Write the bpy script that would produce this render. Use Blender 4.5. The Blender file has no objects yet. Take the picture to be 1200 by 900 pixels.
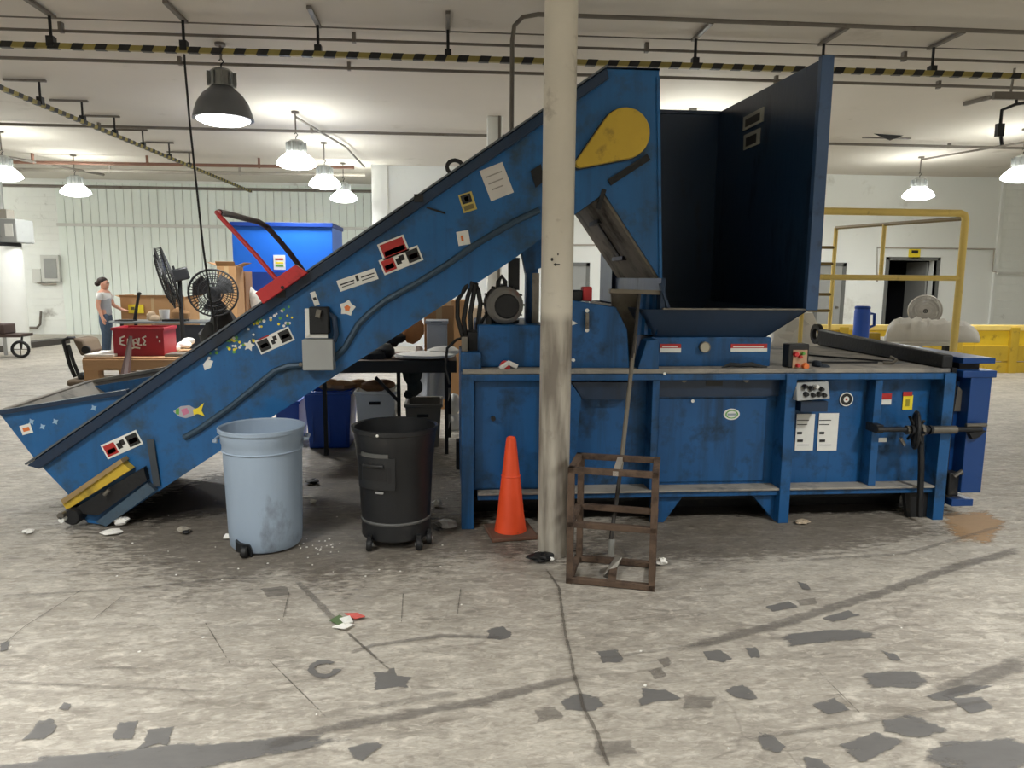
import bpy, bmesh, math, random
from mathutils import Vector, Matrix, noise as mnoise
rnd = random.Random(7)
S = bpy.context.scene
COL = S.collection
# ------------------------------------------------------------------ camera, world, exposure
CAM_H, FPX = 1.70, 870.0
YAW, PITCH, ROLL = math.radians(4.9), math.radians(8.2), math.radians(0.45)
_f = Vector((math.sin(YAW)*math.cos(PITCH), math.cos(YAW)*math.cos(PITCH), -math.sin(PITCH)))
_r0 = Vector((math.cos(YAW), -math.sin(YAW), 0)); _u0 = _r0.cross(_f)
_r = _r0*math.cos(ROLL) + _u0*math.sin(ROLL); _u = _u0*math.cos(ROLL) - _r0*math.sin(ROLL)
_O = Vector((0, 0, CAM_H))
cd = bpy.data.cameras.new('camera'); cam = bpy.data.objects.new('camera', cd); COL.objects.link(cam)
cam.matrix_world = Matrix(((_r.x, _u.x, -_f.x, 0), (_r.y, _u.y, -_f.y, 0), (_r.z, _u.z, -_f.z, CAM_H), (0, 0, 0, 1)))
cd.sensor_width = 36; cd.lens = 36*FPX/1200; cd.clip_start = .05; cd.clip_end = 200
S.camera = cam
w = bpy.data.worlds.new('world'); S.world = w; w.use_nodes = True
w.node_tree.nodes['Background'].inputs[0].default_value = (.8, .9, 1, 1)
w.node_tree.nodes['Background'].inputs[1].default_value = 0.0
S.view_settings.view_transform = 'Standard'; S.view_settings.look = 'None'
S.view_settings.gamma = 1; S.view_settings.use_curve_mapping = False
S.view_settings.exposure = 0.25
S.cycles.max_bounces = 8; S.cycles.diffuse_bounces = 5; S.cycles.use_denoising = True
LAMP_W, LAMP_GLASS_W = 92.0, 50.0        # watts of a deep metal lamp, of a glass one
CEIL = 4.28

# ------------------------------------------------------------------ helpers
def ray(px, py): return _f + _r*((px-600)/FPX) + _u*((450-py)/FPX)
def G(px, py, Y):                       # the point of the plane y = Y that stands at a measured spot
    d = ray(px, py); return _O + d*(Y/d.y)
def FL(px, py, z=0.0):                  # the point of a horizontal plane
    d = ray(px, py); return _O + d*((z-CAM_H)/d.z)
def lin(c):
    return tuple(((x/255)/12.92 if x/255 <= .04045 else ((x/255+.055)/1.055)**2.4) for x in c)
_off = {}
def tag(o, label=None, cat=None, group=None, kind=None):
    if label: o['label'] = label
    if cat: o['category'] = cat
    if group: o['group'] = group
    if kind: o['kind'] = kind
    return o
def thing(name, label, cat, loc=(0, 0, 0), rz=0, group=None):
    o = bpy.data.objects.new(name, None); COL.objects.link(o)
    o.empty_display_size = .1
    o.location = loc; o.rotation_euler = (0, 0, rz)
    _off[o] = Vector(loc) if rz == 0 else Vector((0, 0, 0))
    return tag(o, label, cat, group)
class MB:
    def __init__(s): s.v = []; s.f = []; s.mi = []
    def add(s, vs, fs):
        b = len(s.v); s.v += [Vector(p) for p in vs]; s.f += [tuple(i+b for i in f) for f in fs]; return s
    def box(s, x0, y0, z0, x1, y1, z1, M=None):
        vs = [Vector(p) for p in ((x0,y0,z0),(x1,y0,z0),(x1,y1,z0),(x0,y1,z0),(x0,y0,z1),(x1,y0,z1),(x1,y1,z1),(x0,y1,z1))]
        if M: vs = [M @ p for p in vs]
        return s.add(vs, [(0,3,2,1),(4,5,6,7),(0,1,5,4),(1,2,6,5),(2,3,7,6),(3,0,4,7)])
    def prism(s, pts, d):               # polygon pts extruded by the vector d
        pts = [Vector(p) for p in pts]; d = Vector(d); n = len(pts)
        return s.add(pts+[p+d for p in pts], [tuple(range(n)), tuple(range(2*n-1, n-1, -1))]+[(i, i+n, (i+1) % n+n, (i+1) % n) for i in range(n)])
    def xz(s, pts, y0, y1):             # polygon in x, z between two depths
        return s.prism([(x, y0, z) for x, z in pts], (0, y1-y0, 0))
    def bar(s, a, b, wd, ht, up=(0, 0, 1)):
        a = Vector(a); b = Vector(b); t = (b-a).normalized(); u = Vector(up)
        if abs(t.dot(u)) > .98: u = Vector((1, 0, 0))
        sd = t.cross(u).normalized(); u = sd.cross(t).normalized()
        c = [sd*(i*wd/2)+u*(j*ht/2) for i, j in ((-1,-1),(1,-1),(1,1),(-1,1))]
        return s.prism([a+q for q in c], b-a)
    def tube(s, pts, r, n=8, closed=False):
        pts = [Vector(p) for p in pts]; m = len(pts); rr = r if isinstance(r, (list, tuple)) else [r]*m
        vs = []; nrm = None
        for i, p in enumerate(pts):
            if closed: t = (pts[(i+1) % m]-pts[i-1]).normalized()
            else: t = (pts[min(i+1, m-1)]-pts[max(i-1, 0)]).normalized()
            if nrm is None: nrm = t.orthogonal().normalized()
            nrm = (nrm-t*nrm.dot(t)).normalized(); b = t.cross(nrm)
            vs += [p+(nrm*math.cos(2*math.pi*k/n)+b*math.sin(2*math.pi*k/n))*rr[i] for k in range(n)]
        fs = []
        for i in range(m if closed else m-1):
            j = (i+1) % m
            fs += [(i*n+k, i*n+(k+1) % n, j*n+(k+1) % n, j*n+k) for k in range(n)]
        if not closed: fs += [tuple(range(n-1, -1, -1)), tuple(range((m-1)*n, m*n))]
        return s.add(vs, fs)
    def lathe(s, prof, c=(0, 0, 0), n=28, axis='z', ang=2*math.pi):
        c = Vector(c); vs = []; m = len(prof)
        ax = {'z': Matrix.Identity(3), 'y': Matrix(((1,0,0),(0,0,1),(0,-1,0))), 'x': Matrix(((0,0,1),(0,1,0),(-1,0,0)))}[axis] if isinstance(axis, str) else Vector((0,0,1)).rotation_difference(Vector(axis)).to_matrix()
        for r, z in prof:
            for k in range(n):
                a = ang*k/n; vs.append(c+ax @ Vector((r*math.cos(a), r*math.sin(a), z)))
        fs = [(i*n+k, i*n+(k+1) % n, (i+1)*n+(k+1) % n, (i+1)*n+k) for i in range(m-1) for k in range(n)]
        if prof[0][0] > 1e-6: fs.append(tuple(range(n-1, -1, -1))) if prof[0][0] != prof[-1][0] or prof[0][1] != prof[-1][1] else None
        if prof[-1][0] > 1e-6 and (prof[0] != prof[-1]): fs.append(tuple(range((m-1)*n, m*n)))
        return s.add(vs, fs)
    def cyl(s, a, b, r, n=16, r2=None):
        return s.tube([a, b], [r, r if r2 is None else r2], n)
    def ball(s, c, rx, ry=None, rz=None, n=12, M=None):
        ry = ry or rx; rz = rz or rx; c = Vector(c); vs = []; m = n//2
        for i in range(m+1):
            t = math.pi*i/m
            for k in range(n):
                a = 2*math.pi*k/n; p = Vector((rx*math.sin(t)*math.cos(a), ry*math.sin(t)*math.sin(a), rz*math.cos(t)))
                vs.append(c+(M @ p if M else p))
        return s.add(vs, [(i*n+k, (i+1)*n+k, (i+1)*n+(k+1) % n, i*n+(k+1) % n) for i in range(m) for k in range(n)])
    def build(s, name, mat, parent=None, bevel=0, sub=0, smooth=True, label=None, kind=None):
        me = bpy.data.meshes.new(name)
        off = _off.get(parent, Vector((0, 0, 0))) if parent else Vector((0, 0, 0))
        me.from_pydata([tuple(p-off) for p in s.v], [], s.f)
        bm = bmesh.new(); bm.from_mesh(me)
        bmesh.ops.remove_doubles(bm, verts=bm.verts, dist=1e-6)
        bmesh.ops.recalc_face_normals(bm, faces=bm.faces); bm.to_mesh(me); bm.free()
        if smooth:
            me.shade_smooth(); me.set_sharp_from_angle(angle=math.radians(35))
        for m in (mat if isinstance(mat, (list, tuple)) else [mat]): me.materials.append(m)
        o = bpy.data.objects.new(name, me); COL.objects.link(o)
        if parent: o.parent = parent
        _off[o] = off
        if bevel:
            b = o.modifiers.new('bevel', 'BEVEL'); b.width = bevel; b.segments = 2; b.limit_method = 'ANGLE'; b.angle_limit = math.radians(40)
        if sub:
            b = o.modifiers.new('sub', 'SUBSURF'); b.levels = sub; b.render_levels = sub
        return tag(o, label=label, kind=kind)
def dup(o, parent=None, loc=None, rz=None, label=None):
    c = o.copy(); COL.objects.link(c)
    if parent: c.parent = parent
    if loc is not None: c.location = loc
    if rz is not None: c.rotation_euler.z = rz
    if label: c['label'] = label
    for ch in [x for x in KIDS.get(o, [])]: dup(ch, c)
    return c
KIDS = {}
def snap_kids():
    KIDS.clear()
    for o in COL.objects:
        if o.parent: KIDS.setdefault(o.parent, []).append(o)
def struct(name, mb, mat, parent=None, **k): return mb.build(name, mat, parent, kind='structure' if parent is None else None, **k)

# ------------------------------------------------------------------ materials
MATS = {}
def pm(name, rgb, rough=.5, metal=0, var=.12, sc=6, bump=0.0, bsc=60, dirt=None, damt=.0, dsc=3, stretch=None, emit=0, spec=.5, streak=None, speck=None):
    """principled paint: colour with mottling, patchy dirt and fine relief"""
    if name in MATS: return MATS[name]
    m = bpy.data.materials.new(name); m.use_nodes = True; MATS[name] = m
    nt = m.node_tree; N = nt.nodes; L = nt.links; p = N['Principled BSDF']
    p.inputs['Roughness'].default_value = rough; p.inputs['Metallic'].default_value = metal
    p.inputs['Specular IOR Level'].default_value = spec
    c = lin(rgb)
    tc = N.new('ShaderNodeTexCoord'); mp = N.new('ShaderNodeMapping'); L.new(tc.outputs['Object'], mp.inputs[0])
    if stretch: mp.inputs['Scale'].default_value = stretch
    n1 = N.new('ShaderNodeTexNoise'); n1.inputs['Scale'].default_value = sc; n1.inputs['Detail'].default_value = 6
    L.new(mp.outputs[0], n1.inputs['Vector'])
    mx = N.new('ShaderNodeMix'); mx.data_type = 'RGBA'; L.new(n1.outputs['Fac'], mx.inputs['Factor'])
    mx.inputs[6].default_value = tuple(x*(1-var*1.6) for x in c)+(1,)
    mx.inputs[7].default_value = tuple(min(1, x*(1+var*1.6)) for x in c)+(1,)
    out = mx.outputs[2]
    if dirt:
        n2 = N.new('ShaderNodeTexNoise'); n2.inputs['Scale'].default_value = dsc; n2.inputs['Detail'].default_value = 9; n2.inputs['Roughness'].default_value = .65
        L.new(mp.outputs[0], n2.inputs['Vector'])
        rp = N.new('ShaderNodeMapRange'); rp.inputs['From Min'].default_value = .68-damt*.5; rp.inputs['From Max'].default_value = .80-damt*.3
        L.new(n2.outputs['Fac'], rp.inputs['Value'])
        m2 = N.new('ShaderNodeMix'); m2.data_type = 'RGBA'; L.new(rp.outputs[0], m2.inputs['Factor']); L.new(out, m2.inputs[6])
        m2.inputs[7].default_value = lin(dirt)+(1,); out = m2.outputs[2]
        mr = N.new('ShaderNodeMapRange'); mr.inputs['To Min'].default_value = rough; mr.inputs['To Max'].default_value = min(1, rough+.3)
        L.new(rp.outputs[0], mr.inputs['Value']); L.new(mr.outputs[0], p.inputs['Roughness'])
    for lay, msc, nsc, a, b in ((streak, (5, 5, .45), 1.6, .50, .74), (speck, (1, 1, 1), 34, .66, .74)):
        if not lay: continue
        m4 = N.new('ShaderNodeMapping'); m4.inputs['Scale'].default_value = msc; L.new(tc.outputs['Object'], m4.inputs[0])
        n4 = N.new('ShaderNodeTexNoise'); n4.inputs['Scale'].default_value = nsc; n4.inputs['Detail'].default_value = 7; n4.inputs['Roughness'].default_value = .62
        L.new(m4.outputs[0], n4.inputs['Vector'])
        r4 = N.new('ShaderNodeMapRange'); r4.inputs['From Min'].default_value = a; r4.inputs['From Max'].default_value = b; r4.inputs['To Max'].default_value = lay[1]
        L.new(n4.outputs['Fac'], r4.inputs['Value'])
        x4 = N.new('ShaderNodeMix'); x4.data_type = 'RGBA'; L.new(r4.outputs[0], x4.inputs['Factor']); L.new(out, x4.inputs[6]); x4.inputs[7].default_value = lin(lay[0])+(1,); out = x4.outputs[2]
    L.new(out, p.inputs['Base Color'])
    if bump:
        n3 = N.new('ShaderNodeTexNoise'); n3.inputs['Scale'].default_value = bsc; n3.inputs['Detail'].default_value = 4
        L.new(mp.outputs[0], n3.inputs['Vector'])
        b = N.new('ShaderNodeBump'); b.inputs['Strength'].default_value = bump; b.inputs['Distance'].default_value = .01
        L.new(n3.outputs['Fac'], b.inputs['Height']); L.new(b.outputs[0], p.inputs['Normal'])
    if emit:
        p.inputs['Emission Color'].default_value = c+(1,); p.inputs['Emission Strength'].default_value = emit
    return m
BLUE = pm('blue_machine_paint', (25, 82, 134), .38, 0, .15, 2.6, .14, 25, (28, 50, 70), .34, 5, spec=.4, streak=((22, 46, 66), .88), speck=((24, 46, 66), .7))
BLUEC = pm('blue_conveyor_paint', (33, 96, 152), .38, 0, .14, 2.2, .14, 25, (52, 72, 88), .38, 4, spec=.4, streak=((34, 60, 82), .5), speck=((30, 50, 66), .5))
BLUE2 = pm('blue_door_paint', (12, 58, 116), .35, 0, .10, 2, .1, 25, (30, 40, 60), .12, 4)
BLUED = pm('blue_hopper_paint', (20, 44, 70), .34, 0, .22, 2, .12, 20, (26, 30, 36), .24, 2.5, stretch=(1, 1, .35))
DUSTB = pm('dusty_steel_top', (146, 141, 132), .75, 0, .2, 5, .2, 40, (70, 76, 84), .3, 3)
DARK = pm('black_greasy_steel', (28, 29, 31), .55, .2, .3, 8, .3, 40, (70, 64, 56), .12, 6)
BLACKP = pm('black_plastic', (30, 31, 33), .42, 0, .15, 6, .1, 60, (62, 60, 56), .14, 3)
RUBBER = pm('black_rubber', (20, 20, 21), .6)
GREYP = pm('grey_blue_plastic', (150, 166, 184), .5, 0, .08, 5, .08, 50, (92, 96, 100), .22, 3, stretch=(1, 1, .5))
GREYM = pm('grey_enamel', (158, 160, 158), .45, 0, .06, 5, .05, 40, (110, 108, 100), .12, 4)
STEEL = pm('worn_steel', (120, 116, 108), .45, .7, .25, 7, .2, 40, (70, 60, 50), .25, 5)
RUST = pm('rusty_steel', (92, 74, 60), .8, .1, .3, 10, .4, 60, (58, 46, 40), .4, 8)
PLATE = pm('bare_dirty_plate', (120, 112, 98), .6, .2, .2, 4, .2, 30, (60, 54, 46), .35, 2.5)
ORANGE = pm('orange_cone_plastic', (246, 84, 40), .5, 0, .08, 6, .1, 50, (120, 60, 40), .10, 5)
YELLOWG = pm('yellow_guard_paint', (196, 164, 50), .5, 0, .12, 4, .1, 40, (110, 96, 50), .2, 5)
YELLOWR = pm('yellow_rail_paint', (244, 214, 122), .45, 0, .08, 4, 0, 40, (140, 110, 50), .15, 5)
WHITE = pm('white_paint', (214, 215, 210), .55, 0, .04, 4)
WLABEL = pm('white_label', (226, 226, 220), .5, 0, .05, 20)
RED = pm('red_paint', (192, 46, 48), .45, 0, .10, 5, .1, 40, (120, 40, 40), .12, 5)
REDL = pm('red_label', (176, 40, 36), .5, 0, .1, 20)
BLACKL = pm('black_print', (28, 28, 28), .5)
YELL = pm('yellow_label', (236, 214, 50), .5, 0, .05, 20)
GREEN = pm('green_print', (96, 160, 70), .5)
ORL = pm('orange_print', (222, 120, 60), .5)
CRATE = pm('red_crate_plastic', (160, 26, 44), .45, 0, .1, 5)
WOOD = pm('pale_timber', (176, 138, 100), .7, 0, .16, 4, .2, 30, (110, 84, 60), .25, 4, stretch=(.4, 3, 3))
CARD = pm('brown_cardboard', (184, 142, 98), .85, 0, .08, 5, .05, 60)
CARD2 = pm('dark_cardboard', (142, 106, 76), .85, 0, .1, 5)
TOTEB = pm('blue_tote_plastic', (26, 76, 166), .4, 0, .1, 4)
TOTEW = pm('white_tote_plastic', (244, 246, 244), .45, 0, .05, 4)
TOTEG = pm('grey_tote_plastic', (128, 124, 116), .5, 0, .1, 4)
TOTEL = pm('light_grey_tote_plastic', (172, 176, 182), .5, 0, .06, 4)
PAPER = pm('white_paper', (232, 230, 224), .8, 0, .05, 8)
CLOTH = pm('white_sheeting', (218, 216, 210), .85, 0, .08, 3, .3, 12)
PIPE = pm('painted_pipe', (112, 106, 98), .55, 0, .1, 5, 0, 40, (80, 66, 56), .2, 4)
PIPEL = pm('light_pipe', (170, 164, 154), .55, 0, .08, 5)
RUSTP = pm('rusty_pipe', (140, 104, 88), .7, 0, .15, 5)
ALU = pm('lamp_housing', (150, 152, 150), .35, .6, .08, 6)
REFL = pm('lamp_reflector', (120, 124, 130), .35, .5, .05, 6)
REFW = pm('glass_reflector', (252, 255, 248), .3, 0, .0, 6, emit=26)
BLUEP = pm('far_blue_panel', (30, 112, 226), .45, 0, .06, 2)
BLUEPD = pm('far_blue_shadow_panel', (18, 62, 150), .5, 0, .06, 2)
DOORG = pm('grey_door_paint', (150, 152, 150), .5, 0, .04, 3)
DOORF = pm('grey_door_frame', (104, 106, 104), .5, 0, .05, 3)
SKIN = pm('skin', (214, 160, 136), .55, 0, .04, 8)
HAIR = pm('dark_hair', (48, 36, 32), .6, 0, .2, 40)
JEAN = pm('denim', (78, 96, 118), .85, 0, .1, 20)
TEE = pm('grey_shirt', (168, 172, 178), .85, 0, .06, 10)
TEEW = pm('white_shirt', (226, 226, 224), .85, 0, .05, 10)
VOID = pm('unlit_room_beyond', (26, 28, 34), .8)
BROWNP = pm('brown_upholstery', (112, 98, 82), .8, 0, .2, 9)
def emis(name, rgb, st):
    m = bpy.data.materials.new(name); m.use_nodes = True; nt = m.node_tree
    e = nt.nodes.new('ShaderNodeEmission'); e.inputs[0].default_value = tuple(rgb)+(1,); e.inputs[1].default_value = st
    nt.links.new(e.outputs[0], nt.nodes['Material Output'].inputs[0]); return m
LENS = emis('lamp_lens_glow', (1, 1, .97), 9)

def floor_mat():
    m = bpy.data.materials.new('worn_concrete'); m.use_nodes = True; nt = m.node_tree; N = nt.nodes; L = nt.links; p = N['Principled BSDF']
    tc = N.new('ShaderNodeTexCoord')
    def nz(scale, mscale, det=8, rough=.6, dist=0):
        mp = N.new('ShaderNodeMapping'); mp.inputs['Scale'].default_value = mscale; L.new(tc.outputs['Object'], mp.inputs[0])
        n = N.new('ShaderNodeTexNoise'); n.inputs['Scale'].default_value = scale; n.inputs['Detail'].default_value = det
        n.inputs['Roughness'].default_value = rough; n.inputs['Distortion'].default_value = dist
        L.new(mp.outputs[0], n.inputs['Vector']); return n.outputs['Fac']
    def ramp(f, a, b, to=(0, 1)):
        r = N.new('ShaderNodeMapRange'); r.inputs['From Min'].default_value = a; r.inputs['From Max'].default_value = b
        r.inputs['To Min'].default_value = to[0]; r.inputs['To Max'].default_value = to[1]; L.new(f, r.inputs['Value']); return r.outputs[0]
    def mix(fac, a, b, blend='MIX'):
        x = N.new('ShaderNodeMix'); x.data_type = 'RGBA'; x.blend_type = blend
        if isinstance(fac, float): x.inputs['Factor'].default_value = fac
        else: L.new(fac, x.inputs['Factor'])
        for i, q in ((6, a), (7, b)):
            if isinstance(q, tuple): x.inputs[i].default_value = q+(1,)
            else: L.new(q, x.inputs[i])
        return x.outputs[2]
    def mul(a, k):
        q = N.new('ShaderNodeMath'); q.operation = 'MULTIPLY'; L.new(a, q.inputs[0]); q.inputs[1].default_value = k; return q.outputs[0]
    big = ramp(nz(.55, (1, 1, 1)), .35, .65)
    c = mix(big, lin((158, 152, 142)), lin((186, 180, 168)))
    mid = ramp(nz(2.2, (.8, 1.6, 1), 10, .7), .42, .66)
    c = mix(mul(mid, .55), c, lin((132, 125, 115)))
    streak = ramp(nz(7, (1.0, 2.1, 1), 6, .6, .6), .50, .68)
    c = mix(mul(streak, .60), c, lin((212, 206, 194)))
    streak2 = ramp(nz(5, (.8, 2.4, 1), 7, .65, .8), .53, .68)
    c = mix(mul(streak2, .6), c, lin((104, 98, 90)))
    fine = ramp(nz(38, (1, 2.2, 1), 3, .6), .35, .7)
    c = mix(mul(fine, .35), c, lin((118, 108, 96)))
    rip = ramp(nz(15, (.9, 1.9, 1), 5, .7, .8), .50, .66)
    c = mix(mul(rip, .5), c, lin((112, 104, 94)))
    rip2 = ramp(nz(12, (.9, 2.0, 1), 5, .7, .8), .54, .68)
    c = mix(mul(rip2, .5), c, lin((216, 208, 194)))
    # crazing and scored joints
    mp = N.new('ShaderNodeMapping'); L.new(tc.outputs['Object'], mp.inputs[0])
    vo = N.new('ShaderNodeTexVoronoi'); vo.feature = 'DISTANCE_TO_EDGE'; vo.inputs['Scale'].default_value = 1.5
    wv = N.new('ShaderNodeTexNoise'); wv.inputs['Scale'].default_value = 3; L.new(tc.outputs['Object'], wv.inputs['Vector'])
    ad = N.new('ShaderNodeVectorMath'); ad.operation = 'ADD'; sc = N.new('ShaderNodeVectorMath'); sc.operation = 'SCALE'; sc.inputs['Scale'].default_value = .35
    L.new(wv.outputs['Color'], sc.inputs[0]); L.new(tc.outputs['Object'], ad.inputs[0]); L.new(sc.outputs[0], ad.inputs[1]); L.new(ad.outputs[0], vo.inputs['Vector'])
    ck = ramp(vo.outputs['Distance'], .012, .0)
    ckm = N.new('ShaderNodeMath'); ckm.operation = 'MULTIPLY'; L.new(ck, ckm.inputs[0]); L.new(ramp(nz(1.3, (1, 1, 1), 3), .52, .66, (0, .4)), ckm.inputs[1])
    c = mix(ckm.outputs[0], c, lin((84, 76, 68)))
    # darker scuffed islands
    sp = ramp(nz(3.3, (1, 1.3, 1), 5, .55), .66, .72)
    c = mix(mul(sp, .45), c, lin((92, 88, 84)))
    L.new(c, p.inputs['Base Color'])
    L.new(ramp(nz(4, (.6, 2, 1), 6), .3, .7, (.38, .66)), p.inputs['Roughness'])
    b = N.new('ShaderNodeBump'); b.inputs['Strength'].default_value = .35; b.inputs['Distance'].default_value = .012
    L.new(nz(11, (.9, 1.9, 1), 8, .65, .5), b.inputs['Height']); L.new(b.outputs[0], p.inputs['Normal'])
    return m
def block_wall_mat(name, rgb):
    m = pm(name, rgb, .6, 0, .05, 1.5, 0, 40, (150, 148, 140), .16, 1.2)
    nt = m.node_tree; N = nt.nodes; L = nt.links; p = N['Principled BSDF']
    tc = N.new('ShaderNodeTexCoord'); mp = N.new('ShaderNodeMapping'); mp.inputs['Rotation'].default_value = (math.radians(-90), 0, 0)
    L.new(tc.outputs['Object'], mp.inputs[0])
    br = N.new('ShaderNodeTexBrick'); br.inputs['Scale'].default_value = 1; br.inputs['Brick Width'].default_value = .4; br.inputs['Row Height'].default_value = .2
    br.inputs['Mortar Size'].default_value = .012; L.new(mp.outputs[0], br.inputs['Vector'])
    b = N.new('ShaderNodeBump'); b.inputs['Strength'].default_value = .6; b.inputs['Distance'].default_value = .02; b.invert = True
    L.new(br.outputs['Fac'], b.inputs['Height']); L.new(b.outputs[0], p.inputs['Normal'])
    return m
def mark_mat(name, rgb, dens=1.0, rough=.6):
    """flat floor mark whose edge frays: the vertex attribute a runs 1 inside to 0 at the rim"""
    m = bpy.data.materials.new(name); m.use_nodes = True; nt = m.node_tree; N = nt.nodes; L = nt.links; p = N['Principled BSDF']
    p.inputs['Roughness'].default_value = rough
    at = N.new('ShaderNodeAttribute'); at.attribute_name = 'a'
    tc = N.new('ShaderNodeTexCoord'); n = N.new('ShaderNodeTexNoise'); n.inputs['Scale'].default_value = 14; n.inputs['Detail'].default_value = 8; n.inputs['Roughness'].default_value = .7
    mp = N.new('ShaderNodeMapping'); mp.inputs['Scale'].default_value = (.7, 1.8, 1); L.new(tc.outputs['Object'], mp.inputs[0]); L.new(mp.outputs[0], n.inputs['Vector'])
    s = N.new('ShaderNodeMath'); s.operation = 'ADD'; L.new(at.outputs['Fac'], s.inputs[0])
    k = N.new('ShaderNodeMath'); k.operation = 'MULTIPLY_ADD'; L.new(n.outputs['Fac'], k.inputs[0]); k.inputs[1].default_value = 2.2; k.inputs[2].default_value = -1.1
    L.new(k.outputs[0], s.inputs[1])
    r = N.new('ShaderNodeMapRange'); r.inputs['From Min'].default_value = .30; r.inputs['From Max'].default_value = .62; r.inputs['To Max'].default_value = dens
    L.new(s.outputs[0], r.inputs['Value']); L.new(r.outputs[0], p.inputs['Alpha'])
    mx = N.new('ShaderNodeMix'); mx.data_type = 'RGBA'; L.new(n.outputs['Fac'], mx.inputs['Factor'])
    c = lin(rgb); mx.inputs[6].default_value = tuple(x*.8 for x in c)+(1,); mx.inputs[7].default_value = tuple(x*1.25 for x in c)+(1,)
    L.new(mx.outputs[2], p.inputs['Base Color'])
    return m
FLOORM = floor_mat()
PATCH = mark_mat('grey_floor_patch', (104, 102, 100), .82)
PATCHL = mark_mat('faint_floor_patch', (108, 102, 96), .45)
TYRE = mark_mat('tyre_mark_black', (98, 93, 89), .42)
TYREL = mark_mat('tyre_mark_faint', (104, 98, 92), .28)
CRACKM = mark_mat('crack_dark', (74, 67, 60), .6)
DIRT_SHADE = mark_mat('dirt_and_shade', (96, 87, 77), .45)  # floor dirt around the machines; also paints shade under the press
GRIME_SHADE = mark_mat('black_grime_and_shade', (52, 47, 42), .85)  # grime and debris colour that also paints shade beneath the machines
TAN = mark_mat('tan_dust', (168, 134, 96), .7)
CEILM = pm('ceiling_paint', (206, 200, 190), .8, 0, .05, .7, .08, 3, (176, 168, 156), .10, .8)
WALLW = pm('white_wall_paint', (234, 237, 234), .6, 0, .03, .8, 0, 20, (200, 200, 192), .12, .9)
WALLB = block_wall_mat('painted_block', (240, 243, 239))
WALLP = pm('pale_green_boards', (238, 246, 240), .6, 0, .05, 1.2, 0, 20, (172, 178, 172), .2, 1.5, stretch=(3, 1, .6))
POSTM = None
def post_mat():
    m = pm('post_paint', (206, 200, 186), .55, 0, .06, 4, .12, 22, (120, 112, 100), .22, 3)
    nt = m.node_tree; N = nt.nodes; L = nt.links; p = N['Principled BSDF']
    src = p.inputs['Base Color'].links[0].from_socket
    tc = N.new('ShaderNodeTexCoord'); sx = N.new('ShaderNodeSeparateXYZ'); L.new(tc.outputs['Object'], sx.inputs[0])
    n = N.new('ShaderNodeTexNoise'); n.inputs['Scale'].default_value = 5; n.inputs['Detail'].default_value = 8
    mp = N.new('ShaderNodeMapping'); mp.inputs['Scale'].default_value = (2.5, 2.5, .35); L.new(tc.outputs['Object'], mp.inputs[0]); L.new(mp.outputs[0], n.inputs['Vector'])
    # worn band: old paint is rubbed off below head height
    r = N.new('ShaderNodeMapRange'); r.inputs['From Min'].default_value = 1.50; r.inputs['From Max'].default_value = 1.44; L.new(sx.outputs['Z'], r.inputs['Value'])
    r2 = N.new('ShaderNodeMapRange'); r2.inputs['From Min'].default_value = .38; r2.inputs['From Max'].default_value = .62; r2.inputs['To Min'].default_value = .35; r2.inputs['To Max'].default_value = 1
    L.new(n.outputs['Fac'], r2.inputs['Value'])
    k = N.new('ShaderNodeMath'); k.operation = 'MULTIPLY'; L.new(r.outputs[0], k.inputs[0]); L.new(r2.outputs[0], k.inputs[1])
    mx = N.new('ShaderNodeMix'); mx.data_type = 'RGBA'; L.new(k.outputs[0], mx.inputs['Factor']); L.new(src, mx.inputs[6]); mx.inputs[7].default_value = lin((124, 116, 106))+(1,)
    L.new(mx.outputs[2], p.inputs['Base Color'])
    return m
POSTM = post_mat()

# ------------------------------------------------------------------ lamps (each builder carries its own light)
def lamp_proto(kind):
    t = thing('high_bay_lamp', 'x', 'lamp', (0, 0, 0))
    top = {'alu': .36, 'glass': .20}[kind]
    if kind == 'alu':
        MB().lathe([(.335,0),(.33,.02),(.315,.08),(.28,.18),(.22,.27),(.15,.33),(.12,.36),(.11,.36),(.21,.25),(.27,.17),(.30,.08),(.32,.0)], n=36).build('reflector', REFL, t)
    else:
        MB().lathe([(.305,0),(.31,.02),(.27,.09),(.19,.16),(.12,.20),(.11,.20),(.18,.15),(.26,.08),(.29,.0)], n=36).build('reflector', REFW, t)
    MB().lathe([(.30,.012),(.29,-.01),(.22,-.045),(.1,-.065),(0,-.07)], n=32).build('lens', LENS, t)
    b = MB().lathe([(0,top),(.13,top),(.13,top+.16),(.09,top+.19),(0,top+.19)], n=20).build('ballast_housing', ALU, t)
    m = MB()
    for k in range(10):
        a = 2*math.pi*k/10; m.box(.12,-.006,top+.01,.165,.006,top+.15, Matrix.Rotation(a, 4, 'Z'))
    tag(m.build('cooling_fins', ALU, t), kind='stuff')
    z = top+.19
    MB().tube([(0,0,z),(0,0,z+.05),(.03,0,z+.08),(0,0,z+.12),(-.02,0,z+.09)], .008, 6).build('hook', DARK, t)
    MB().cyl((0,0,z+.1),(0,0,CEIL-3.45),.012,8).build('hanger_rod', PIPE, t)
    MB().lathe([(0,0),(.06,0),(.06,.03),(0,.03)], (0,0,CEIL-3.48), n=14).build('ceiling_plate', PIPE, t)
    return t
def lamp_light(loc, kind):
    l = bpy.data.lights.new('lamp_light', 'AREA'); l.shape = 'DISK'; l.size = .56; l.energy = LAMP_W if kind == 'alu' else LAMP_GLASS_W; l.color = (.985, 1, .985); l.spread = math.radians(142 if kind == 'alu' else 172)
    o = bpy.data.objects.new('lamp_light', l); COL.objects.link(o); o.location = (loc[0], loc[1], loc[2]-.09)
lp_alu = lamp_proto('alu'); lp_glass = lamp_proto('glass'); snap_kids()
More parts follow.
